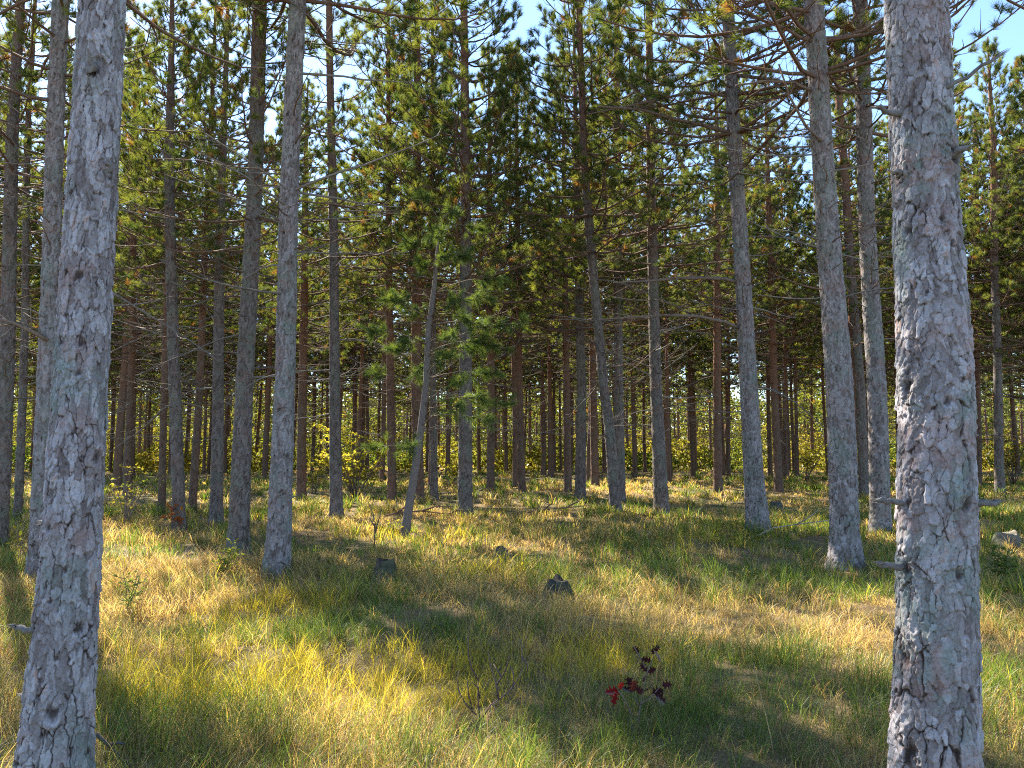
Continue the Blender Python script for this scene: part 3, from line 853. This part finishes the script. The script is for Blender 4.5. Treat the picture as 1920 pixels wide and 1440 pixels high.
# ------------------------------------------------------------------ grass
def px_patch(lst):
    return [(on_ground(x, y), r, w) for (x, y, r, w) in lst]
GREEN = px_patch([(640, 1200, .55, .9), (1300, 1090, 1.0, .8), (1500, 1100, .9, .8), (1300, 1380, .6, .7), (330, 1370, .5, 1), (900, 1390, .5, .4), (250, 1040, .7, .5), (1870, 1150, .8, .6), (1120, 1020, 1.2, .5), (600, 1030, 1.0, .6), (1560, 1400, .5, .5), (1350, 1250, .5, .5)])
STRAW = px_patch([(900, 1120, .8, 1), (360, 1060, .9, 1), (1080, 1160, .6, 1), (250, 1180, .6, .9), (1500, 1200, .7, .7), (60, 1100, 1.0, .9), (1000, 1050, .7, .6), (1850, 1230, .5, 1), (400, 1140, .5, .6), (1200, 1000, 1, .4), (620, 1290, .4, .3)])
YELLOW = px_patch([(480, 1150, .7, 1), (300, 1310, .5, .8), (700, 1280, .6, 1), (1120, 1160, .5, .9), (920, 1090, .35, 1), (1250, 1030, 1.2, .35), (1400, 1010, 1.0, .2), (260, 1090, .5, .5), (1150, 1250, .4, .9), (760, 1010, .8, .5), (480, 1260, .5, .7), (850, 1300, .35, .8)])
def patch_w(x, y, lst):
    w = 0
    for (p, r, k) in lst:
        rr_ = r * np.array([1.25, 1.0])
        w = w + k * np.exp(-(((x - p[0]) / rr_[0]) ** 2 + ((y - p[1]) / rr_[1]) ** 2))
    return w

def make_grass():
    rng = np.random.default_rng(17)
    out = []
    def band(y0, y1, n, wide, extra, hk, wpx, segs, tuss, mat_):
        nt_ = int(n / tuss)
        ty = np.sqrt(rng.uniform(y0 * y0, y1 * y1, nt_)) if y0 > 6 else np.sqrt(rng.uniform(y0 * y0, y1 * y1, nt_))
        tx = rng.uniform(-1, 1, nt_) * (wide * ty + extra)
        # thin in litter hollows
        keep = rng.random(nt_) < np.clip(2.8 * (vnoise(tx / 1.1, ty / 1.1, tx * 0, 31) * .6 + vnoise(tx / .35, ty / .35, tx * 0, 32) * .4 - .22), 0.2, 1)
        tx, ty = tx[keep], ty[keep]
        th = rng.uniform(.45, 1.15, len(tx)) * (.6 + .9 * vnoise(tx / .8, ty / .8, tx * 0, 33)); tr = rng.uniform(.02, .10, len(tx)) * (1 + .6 * mat_) * (1 + .6 * (y1 > 20))
        trnd = rng.random(len(tx))
        cnt = rng.poisson(tuss, len(tx))
        idx = np.repeat(np.arange(len(tx)), cnt); k = len(idx)
        a = rng.uniform(0, 6.283, k); rr_ = np.sqrt(rng.random(k)) * tr[idx]
        x = tx[idx] + rr_ * np.cos(a); y = ty[idx] + rr_ * np.sin(a)
        for (q, w_) in [(t, .14) for t in TREES if t[1] < 20]:
            bad = (x - q[0]) ** 2 + (y - q[1]) ** 2 < w_ ** 2
            x[bad] += .3
        g = patch_w(x, y, GREEN); s = patch_w(x, y, STRAW); yl = patch_w(x, y, YELLOW)
        n1 = vnoise(x / 1.6, y / 1.6, x * 0, 41); n2 = vnoise(x / .5, y / .5, x * 0, 42)
        wg = .55 + 1.6 * g + 1.2 * (n1 - .5) + 1.5 * (trnd[idx] - .5)
        ws = .80 + 1.5 * s - 1.0 * (n1 - .5) + .9 * (n2 - .5) + 1.3 * (.5 - trnd[idx])
        wy = .40 + 1.5 * yl + .8 * (n2 - .5)
        W = np.stack([wg - .55 * mat_, ws + .45 * mat_ - .15, wy], 1) + rng.gumbel(0, .2, (k, 3))
        c = W.argmax(1)
        cols = np.array([[.125, .19, .042], [.50, .375, .19], [.47, .40, .052]])[c]
        cols = cols * rng.uniform(.55, 1.45, (k, 1)) * np.array([1, 1, 1]) 
        rust = rng.random(k) < .05 + .25 * np.clip(vnoise(x / .9, y / .9, x * 0, 47) - .6, 0, 1)
        cols[rust] = np.array([.32, .185, .10]) * rng.uniform(.7, 1.2, (int(rust.sum()), 1))
        h = hk * th[idx] * rng.uniform(.5, 1.15, k) * np.where(c == 0, 1.0, np.where(c == 1, .85, .95))
        lean = np.where(c == 1, rng.uniform(.7, 2.6, k), rng.uniform(.4, 2.1, k)) + mat_ * rng.uniform(.2, .9, k)
        dirx = a + rng.normal(0, .55, k)
        # wind-combed tilt per region
        az0 = vnoise(x / 1.8, y / 1.8, x * 0, 44) * 6.283 * 1.5
        vx = np.cos(dirx) + .4 * np.cos(az0); vy = np.sin(dirx) + .4 * np.sin(az0)
        ln = np.sqrt(vx * vx + vy * vy) + 1e-6; vx /= ln; vy /= ln
        z0 = gz(x, y) - .01
        dist = np.sqrt(x * x + y * y)
        w = np.maximum(.0022, wpx * dist / 769.0) * rng.uniform(.7, 1.3, k)
        ang = rng.uniform(0, 6.283, k); sx, sy = np.cos(ang), np.sin(ang)
        lev = [0, .4, .75, 1.0] if segs == 3 else [0, .55, 1.0]
        Vs = []
        for t in lev:
            e = lean * t                                  # the angle from upright grows along the blade
            up = h * np.where(lean > .05, np.sin(e) / np.maximum(lean, .05), t)
            fw = h * (1 - np.cos(e)) / np.maximum(lean, .05)
            c0 = np.stack([x + vx * fw, y + vy * fw, z0 + up], 1)
            if t < 1:
                hw = (w * .5 * (1 - .45 * t))[:, None] * np.stack([sx, sy, sx * 0], 1)
                Vs += [c0 - hw, c0 + hw]
            else: Vs.append(c0)
        V = np.stack(Vs, 1)
        out.append((V, cols, segs))
    for (y0, y1, n, e, w_, sg) in ((2.1, 4.6, 60000, .7, .42, 3), (4.6, 9, 115000, .8, .42, 3), (9, 17, 125000, 1, .5, 2), (17, 34, 90000, 2, .6, 2), (34, 75, 80000, 2, .7, 2)):
        far = 1 if y0 < 9 else 1.1
        band(y0, y1, n, .74, e, .27 * far, w_, sg, 22, 0)
        band(y0, y1, int(n * 1.0), .74, e, .15 * far, w_, sg, 6, 1)
    VV, Q, T, CC = [], [], [], []; n0 = 0
    for V, cols, segs in out:
        k, m_, _ = V.shape
        b0 = n0 + np.arange(k)[:, None] * m_
        for s in range(segs - 1):
            Q.append(b0 + np.array([[2 * s, 2 * s + 1, 2 * s + 3, 2 * s + 2]]))
        T.append(b0 + np.array([[2 * segs - 2, 2 * segs - 1, 2 * segs]]))
        VV.append(V.reshape(-1, 3)); CC.append(np.repeat(cols, m_, axis=0)); n0 += k * m_
    me = mk_mesh('grass', np.vstack(VV), [(np.vstack(Q), 0), (np.vstack(T), 0)], [M_GRASS], colors=np.vstack(CC))
    tag(link('grass', me), 'mixed green, yellow and straw-dry grass covering the forest floor', 'grass', kind='stuff')
make_grass()

# fallen needles, cones and twig bits on the soil
def litter():
    rng = np.random.default_rng(18)
    n = 60000
    y = np.sqrt(rng.uniform(2 ** 2, 14 ** 2, n)); x = rng.uniform(-1, 1, n) * (.74 * y + .8)
    a = rng.uniform(0, 6.283, n); l = rng.uniform(.04, .12, n); z = gz(x, y) + rng.uniform(.004, .05, n)
    w = np.maximum(.002, .4 * y / 769)
    d = np.stack([np.cos(a), np.sin(a), rng.normal(0, .25, n)], 1); sd = np.stack([-np.sin(a), np.cos(a), a * 0], 1)
    P = np.stack([x, y, z], 1)
    V = np.stack([P - sd * w[:, None] / 2, P + sd * w[:, None] / 2, P + d * l[:, None]], 1).reshape(-1, 3)
    t = rng.random((n, 1))
    C = np.array([.24, .125, .06]) * (1 - t) + np.array([.36, .27, .17]) * t
    me = mk_mesh('needle_litter', V, [(np.arange(3 * n).reshape(-1, 3), 0)], [M_GRASS], colors=np.repeat(C, 3, axis=0))
    tag(link('needle_litter', me), 'fallen rusty pine needles lying among the grass', 'litter', kind='stuff')
litter()

# ------------------------------------------------------------------ shrubs, seedlings, weeds
def leaf_quads(P, D, L, W, rng, cols):
    """small oval leaves, six-sided, folded along the rib"""
    n = len(P)
    up = unit(np.stack([rng.normal(0, .45, n), rng.normal(0, .45, n), np.ones(n)], 1))
    D = unit(D); sd = unit(np.cross(D, up)); nm = np.cross(sd, D)
    L = L * rng.uniform(.6, 1.2, (n, 1)); W = W * rng.uniform(.7, 1.2, (n, 1))
    b = P; t = P + D * L - np.array([0, 0, 1]) * L * rng.uniform(0, .35, (n, 1)); m_ = (b + t) / 2
    l1 = b + D * L * .3 + sd * W * .45 + nm * W * .15; l2 = b + D * L * .68 + sd * W * .4 + nm * W * .12
    r1 = b + D * L * .3 - sd * W * .45 + nm * W * .15; r2 = b + D * L * .68 - sd * W * .4 + nm * W * .12
    V = np.stack([b, l1, l2, t, r2, r1], 1).reshape(-1, 3)
    i = np.arange(n)[:, None] * 6
    Q = np.vstack([i + np.array([[0, 1, 2, 3]]), i + np.array([[0, 3, 4, 5]])])
    return V, Q, np.repeat(cols, 6, axis=0)

def shrub(name, label, cat, px, py, wpx, hpx, nstem, nleaf, leafL, cA, cB, seed, stem_col=(.14, .10, .08), depth=1.0, mixd=None, group=None, low=.25, leafy=1.0):
    b0 = on_ground(px, py); D = b0[1]
    Wd, Hh = wpx * D / F, hpx * D / F
    rng = np.random.default_rng(seed)
    root = link(name, None, None, b0); tag(root, label, cat, group)
    mb = MB(); P, Dn = [], []
    for s in range(nstem):
        a = rng.uniform(0, 6.283); rr_ = Wd / 2 * math.sqrt(rng.random())
        tip = np.array([rr_ * math.cos(a), depth * rr_ * math.sin(a), Hh * rng.uniform(.65, 1.0)])
        st = np.array([rng.normal(0, .03), rng.normal(0, .03), -.03])
        q = np.array([st, st * .7 + tip * np.array([.22, .22, .33]), st * .4 + tip * np.array([.55, .55, .68]) + rng.normal(0, .02, 3), tip])
        r0 = .004 + .007 * Hh
        mb.tube(q, [r0, r0 * .75, r0 * .5, .0025], 5, 0, stem_col)
        for k in range(5):
            f = rng.uniform(low + .1, .95); ff = f * 3; i = min(2, int(ff)); p0 = q[i] + (q[i + 1] - q[i]) * (ff - i)
            e = unit(np.array([rng.normal(), rng.normal(), rng.uniform(-.1, .8)])); l = Hh * rng.uniform(.12, .35)
            p1 = p0 + e * l * .5; p2 = p0 + e * l + [0, 0, l * .1]
            mb.tube(np.array([p0, p1, p2]), [r0 * .4, r0 * .3, .0015], 4, 0, stem_col)
            m_ = max(1, int(nleaf / (nstem * 5)))
            for _ in range(m_):
                if rng.random() > leafy: continue
                g = rng.uniform(.2, 1.05); P.append(p0 + (p2 - p0) * g); Dn.append(e * .5 + rng.normal(size=3) * np.array([1, 1, .35]))
    link('stems' if False else 'stem', mb.mesh(name + '_stem', [M_TWIG]), root)
    P = np.array(P); Dn = np.array(Dn)
    t = np.clip(rng.normal(.5, .35, (len(P), 1)), 0, 1)
    cols = np.array(cA) * (1 - t) + np.array(cB) * t
    V, Q, C = leaf_quads(P, Dn, leafL, leafL * .62, rng, cols)
    lm = MB(); lm.add(V, Q, None, 0, C)
    link('foliage', lm.mesh(name + '_foliage', [M_LEAF]), root)
    return root

YG, YY, OR, GR = (.22, .26, .04), (.48, .37, .045), (.40, .16, .03), (.07, .12, .03)
shrub('shrub', 'wide yellow-leaved shrub glowing around the slender grey pine', 'shrub', 665, 938, 215, 130, 18, 2600, .09, YG, YY, 501)
shrub('shrub', 'low pale twiggy bush with few yellow leaves near the large blue-grey trunk', 'shrub', 235, 985, 170, 110, 9, 150, .07, YG, YY, 502, (.22, .17, .14), .6)
shrub('seedling', 'small orange-red leaved seedling at the foot of a grey pine', 'seedling', 333, 1002, 50, 62, 4, 90, .09, OR, (.34, .07, .03), 503)
shrub('seedling', 'tiny seedling with yellow leaves beside the half-hidden pinkish pine', 'seedling', 62, 1068, 110, 85, 4, 22, .07, YG, YY, 504)
shrub('shrub', 'yellow-green bush growing between the dark purplish pine and the thick lichen-spotted one', 'shrub', 1512, 905, 90, 80, 9, 700, .10, YG, YY, 505)
shrub('shrub', 'rusty yellow bush behind the dark straight pine near the cut stump', 'shrub', 1900, 912, 130, 110, 10, 800, .10, (.22, .13, .03), (.30, .22, .04), 506)
shrub('shrub', 'thin yellow-green shrub between the straight mauve-grey pine and the wide shrub', 'shrub', 590, 925, 60, 70, 6, 320, .09, YG, YY, 507)
shrub('seedling', 'bare-stemmed seedling holding one bright yellow leaf beside the leaning sapling', 'seedling', 738, 1012, 40, 40, 2, 8, .06, YY, (.5, .4, .03), 508)
shrub('shrub', 'golden bush seen past the half-hidden pinkish pine', 'shrub', 105, 925, 90, 70, 8, 420, .09, (.22, .19, .03), YY, 509)
shrub('shrub', 'small yellow bush between the reddish pine and the far trunks', 'shrub', 855, 905, 70, 55, 7, 420, .10, YG, YY, 510)
shrub('weed', 'green leafy weed with small round leaves beside the large blue-grey trunk', 'weed', 238, 1155, 60, 95, 5, 120, .035, GR, YG, 511, (.10, .13, .05))
shrub('weed', 'upright yellow-green goldenrod-like weed near the mauve-grey pine', 'weed', 415, 1090, 75, 65, 9, 260, .045, YG, (.26, .28, .05), 512, (.14, .15, .05))
shrub('weed', 'clump of fresh green leafy weeds under the cut stump', 'weed', 1885, 1100, 80, 75, 9, 300, .045, GR, YG, 513, (.10, .13, .05))
shrub('sprig', 'pale lime-green sprig in the shaded grass at the bottom edge', 'plant', 1080, 1432, 22, 34, 2, 14, .035, (.30, .36, .10), (.42, .44, .14), 514, (.2, .22, .08))
shrub('sprig', 'pale lime-green sprig with its leaves tight together, lower of two', 'plant', 1122, 1450, 24, 26, 2, 14, .035, (.30, .36, .10), (.42, .44, .14), 515, (.2, .22, .08))

# dark red oak seedling
def oak():
    b0 = on_ground(1196, 1385); D = b0[1]
    root = link('oak_seedling', None, None, b0)
    tag(root, 'dark red oak seedling with lobed leaves standing in the grass', 'seedling')
    mb = MB()
    def A(x, y, dd=0.0): return at_depth(x, y, D + dd) - b0
    st = (.13, .10, .09)
    lines = [([(1193, 1392), (1200, 1330), (1205, 1300), (1212, 1265), (1222, 1240), (1230, 1215)], 0.0), ([(1205, 1318), (1220, 1308), (1240, 1285)], -.05), ([(1182, 1335), (1172, 1312), (1158, 1292)], -.05),
             ([(1200, 1330), (1192, 1310), (1186, 1298)], .05), ([(1188, 1390), (1182, 1335)], .02), ([(1215, 1262), (1196, 1225), (1187, 1210)], .04)]
    for L, dd in lines:
        Q = np.array([A(x, y, dd) for x, y in L]); mb.tube(Q, np.linspace(.0042, .0018, len(Q)), 6, 0, st)
    link('stem', mb.mesh('oak_stem', [M_TWIG]), root)
    rng = np.random.default_rng(3)
    half = [(0, .0), (.10, .05), (.20, .20), (.26, .34), (.32, .12), (.45, .16), (.52, .42), (.60, .14), (.72, .14), (.78, .30), (.84, .08), (1.0, .0)]
    lv = [((1160, 1293), (1132, 1296), .0, 1), ((1158, 1292), (1148, 1322), -.02, 1), ((1160, 1292), (1170, 1276), .0, 1), ((1186, 1298), (1165, 1285), .03, 0), ((1186, 1298), (1176, 1262), .05, 0), ((1192, 1298), (1208, 1290), -.04, 0),
          ((1186, 1298), (1190, 1268), -.03, 0), ((1240, 1286), (1262, 1280), -.05, 0), ((1222, 1300), (1246, 1290), -.06, 0), ((1226, 1298), (1250, 1318), .0, 0), ((1212, 1265), (1204, 1278), .0, 0), ((1214, 1260), (1200, 1240), .03, 0),
          ((1222, 1240), (1200, 1232), .0, 0), ((1228, 1222), (1236, 1206), .0, 0), ((1228, 1222), (1240, 1240), -.03, 0), ((1226, 1228), (1222, 1214), .04, 0), ((1198, 1226), (1186, 1208), .04, 0), ((1205, 1300), (1190, 1285), -.06, 0), ((1215, 1262), (1232, 1250), .02, 0), ((1206, 1296), (1222, 1284), .03, 0)]
    for (a, t, dd, red) in lv:
        p0 = A(*a, dd); p1 = A(*t, dd + rng.uniform(-.05, .05)); d = p1 - p0; L = np.linalg.norm(d) * 0.95; d = unit(d)
        s = unit(np.cross(d, unit(rng.normal(size=3) * .5 + np.array([0, -1, .5])))); nm = np.cross(s, d)
        V = []; curl = rng.uniform(-.25, .25)
        for (u, w) in half:
            sag = -.12 * L * u * u
            c = p0 + d * L * u + np.array([0, 0, sag]) + nm * curl * L * u * (1 - u)
            V += [c + s * L * w + nm * L * w * .25, c, c - s * L * w + nm * L * w * .25]
        Q = []
        for i in range(len(half) - 1):
            Q += [(3 * i, 3 * i + 1, 3 * i + 4, 3 * i + 3), (3 * i + 1, 3 * i + 2, 3 * i + 5, 3 * i + 4)]
        lm = MB(); lm.add(np.array(V), Q, None, 0, (.16, .010, .012) if red else tuple(np.array((.042, .012, .017)) * rng.uniform(.7, 1.4)))
        link('leaf', lm.mesh('oak_leaf', [M_LEAF]), root)
oak()

def twig_thing(name, label, cat, lines, base, col, r0, depthvar=.15, mat=None, seed=1):
    b0 = on_ground(*base); D = b0[1]
    rng = np.random.default_rng(seed)
    mb = MB()
    for L in lines:
        dd = rng.uniform(-depthvar, depthvar)
        w = L[0] if not isinstance(L[0], tuple) else r0
        pts = [q for q in L if isinstance(q, tuple)]
        Q = np.array([at_depth(x, y, D + dd * i / len(pts)) - b0 for i, (x, y) in enumerate(pts)])
        mb.tube(Q, np.linspace(w, w * .4, len(Q)), 6, 0, np.array(col) * rng.uniform(.85, 1.15))
    o = link(name, mb.mesh(name, [mat or M_TWIG]), None, b0)
    tag(o, label, cat)
    return o
twig_thing('bare_shrub', 'leafless dark twiggy shrub with forked stems in the sunlit grass', 'shrub',
           [[(900, 1352), (920, 1322), (938, 1310), (958, 1292), (975, 1268), (980, 1250), (978, 1198)], [(935, 1312), (930, 1280), (922, 1255), (917, 1235), (915, 1220)], [(930, 1286), (945, 1262), (953, 1240), (955, 1228)],
            [(962, 1288), (963, 1265), (958, 1250)], [(936, 1308), (922, 1298)], [(940, 1268), (925, 1245)],
            [(892, 1340), (872, 1318), (860, 1295), (858, 1270), (861, 1255)], [(885, 1330), (878, 1300), (876, 1275)], [(896, 1275), (885, 1255), (878, 1230), (878, 1190)], [(900, 1310), (896, 1290), (884, 1278)], [(978, 1230), (990, 1250), (988, 1262)],
            [(900, 1352), (896, 1310), (896, 1275)]],
           (905, 1362), (.11, .075, .07), .0048, .12)
twig_thing('bare_sapling', 'thin leafless dark sapling standing between slender grey pine and leaning sapling', 'sapling',
           [[(702, 1028), (703, 1000), (700, 965), (690, 940)], [(703, 1000), (710, 975), (716, 955)], [(701, 985), (692, 970)]], (702, 1032), (.12, .08, .07), .011, .2, seed=4)
twig_thing('fallen_branch', 'long pale fallen branch propped in the grass by the leaning pale grey pine', 'branch',
           [[(1418, 1006), (1450, 990), (1495, 983), (1550, 976), (1600, 968)], [(1495, 983), (1520, 968), (1535, 955)]], (1440, 1010), (.26, .22, .18), .012, .3, M_WOOD, 5)
twig_thing('fallen_branch', 'dark curved branch lying at the foot of the large blue-grey trunk', 'branch',
           [[(180, 1375), (205, 1398), (225, 1420), (255, 1445), (280, 1462)], [(205, 1398), (222, 1392), (235, 1396)]], (225, 1440), (.09, .075, .075), .009, .1, M_WOOD, 6)
twig_thing('fallen_branch', 'reddish dead branch lying on the ground behind the leaning sapling', 'branch',
           [[(720, 968), (745, 962), (790, 958), (840, 964), (900, 968)], [(745, 962), (760, 950), (775, 946)], [(790, 958), (815, 950), (850, 950)], [(840, 964), (860, 956), (885, 958)]], (790, 972), (.17, .09, .065), .022, .5, M_WOOD, 7)
twig_thing('fallen_branch', 'low brown dead branch on the ground before the two-toned pine', 'branch',
           [[(985, 962), (1020, 955), (1060, 952), (1100, 948)], [(1020, 955), (1035, 944), (1040, 930)], [(1060, 952), (1085, 940), (1092, 925)], [(1000, 960), (1010, 950), (1008, 938)]], (1040, 964), (.16, .10, .075), .02, .5, M_WOOD, 8)
twig_thing('dry_stalk', 'tall pale dry stalk leaning over the shaded grass near the broadest trunk', 'stalk',
           [[(1452, 1425), (1445, 1380), (1433, 1330), (1420, 1275), (1413, 1242)]], (1452, 1432), (.50, .42, .30), .0032, .05, M_GRASS, 9)
twig_thing('dry_stalk', 'thin pale dry stalk standing upright at the bottom edge beside the sprigs', 'stalk',
           [[(914, 1440), (916, 1395), (913, 1345)]], (914, 1445), (.50, .42, .30), .003, .05, M_GRASS, 10)
twig_thing('dry_stalk', 'pale dry stalk crossing the foot of the large blue-grey trunk', 'stalk',
           [[(98, 1460), (112, 1380), (125, 1330), (138, 1285)]], (98, 1500), (.55, .47, .34), .0028, .02, M_GRASS, 11).location.y -= .45

# ------------------------------------------------------------------ stumps
def stump(label, px, py, wpx, hpx, col, top, seed, ragged=.3, tilt=0):
    b0 = on_ground(px, py); D = b0[1]
    r = wpx * D / F / 2; h = hpx * D / F + .05
    nth, nz = 40, 14
    th = np.arange(nth) / nth * 2 * math.pi; zl = np.linspace(-.08, h, nz)
    T, Z = np.meshgrid(th, zl)
    n = vnoise(np.cos(T) * 2.2 + 5, np.sin(T) * 2.2 + 5, Z * 4, seed); n2 = vnoise(np.cos(T) * 8 + 5, np.sin(T) * 8 + 5, Z * 14, seed + 1)
    rad = r * (.95 + .35 * np.exp(-np.maximum(Z, 0) / (h * .4)) + .3 * (n - .5) + .14 * (n2 - .5)) * (1 - .25 * np.clip(Z / h, 0, 1) ** 3)
    zz = Z + (Z / h).clip(0, 1) ** 2 * h * ragged * ((vnoise(np.cos(T) * 1.3 + 4, np.sin(T) * 1.3 + 4, T * 0, seed + 2) - .5) * 2.2 + .25 * (n2 - .5))
    V = np.stack([rad * np.cos(T), rad * np.sin(T), zz], 2).reshape(-1, 3)
    i = np.arange(nz - 1)[:, None] * nth; k = np.arange(nth)[None, :]; k2 = (k + 1) % nth
    Q = np.stack([i + k, i + k2, i + nth + k2, i + nth + k], axis=2).reshape(-1, 4)
    pl = .15 + .85 * n2
    C = np.array(col)[None] * (.55 + .9 * n2.reshape(-1, 1))
    moss = np.clip(n.reshape(-1, 1) * 2.2 - 1.0, 0, 1) * .6
    C = C * (1 - moss) + np.array([.08, .11, .05]) * moss
    root = link('stump', None, None, b0); root.rotation_euler = (tilt, 0, 0)
    tag(root, label, 'stump')
    link('side', mk_mesh('stump_side', V, [(Q, 0)], [M_STONE], colors=C), root)
    tm = MB()
    rim = V[-nth:]
    c = rim.mean(0) - np.array([0, 0, .012])
    ring2 = c + (rim - c) * .55 + np.array([0, 0, -.01])
    TV = np.vstack([rim * np.array([1, 1, 1]), ring2, c]);
    q = [(k, (k + 1) % nth, nth + (k + 1) % nth, nth + k) for k in range(nth)]
    t = [(nth + k, nth + (k + 1) % nth, 2 * nth) for k in range(nth)]
    tm.add(TV, q, t, 0, np.array(top)[None] * np.random.default_rng(seed).uniform(.6, 1.3, (len(TV), 1)))
    link('cut_top', tm.mesh('stump_top', [M_STONE]), root)
stump('dark grey weathered stump sunk in green shaded grass', 722, 1100, 42, 40, (.06, .048, .042), (.04, .032, .028), 601, .12)
stump('small pointed mossy stump in the yellow grass near the middle', 942, 1072, 30, 32, (.075, .07, .05), (.07, .06, .045), 602, .2)
stump('rotten low stump with moss among straw-coloured grass', 1046, 1122, 50, 26, (.05, .048, .04), (.04, .034, .03), 603, .2)
stump('flat-topped pale cut stump near the edge behind the broadest trunk', 1888, 1024, 42, 18, (.15, .13, .11), (.26, .22, .17), 604, .2)
stump('small dark decayed stump behind the foot of the leaning pale grey pine', 1455, 957, 22, 12, (.07, .07, .07), (.06, .055, .05), 605, .15)
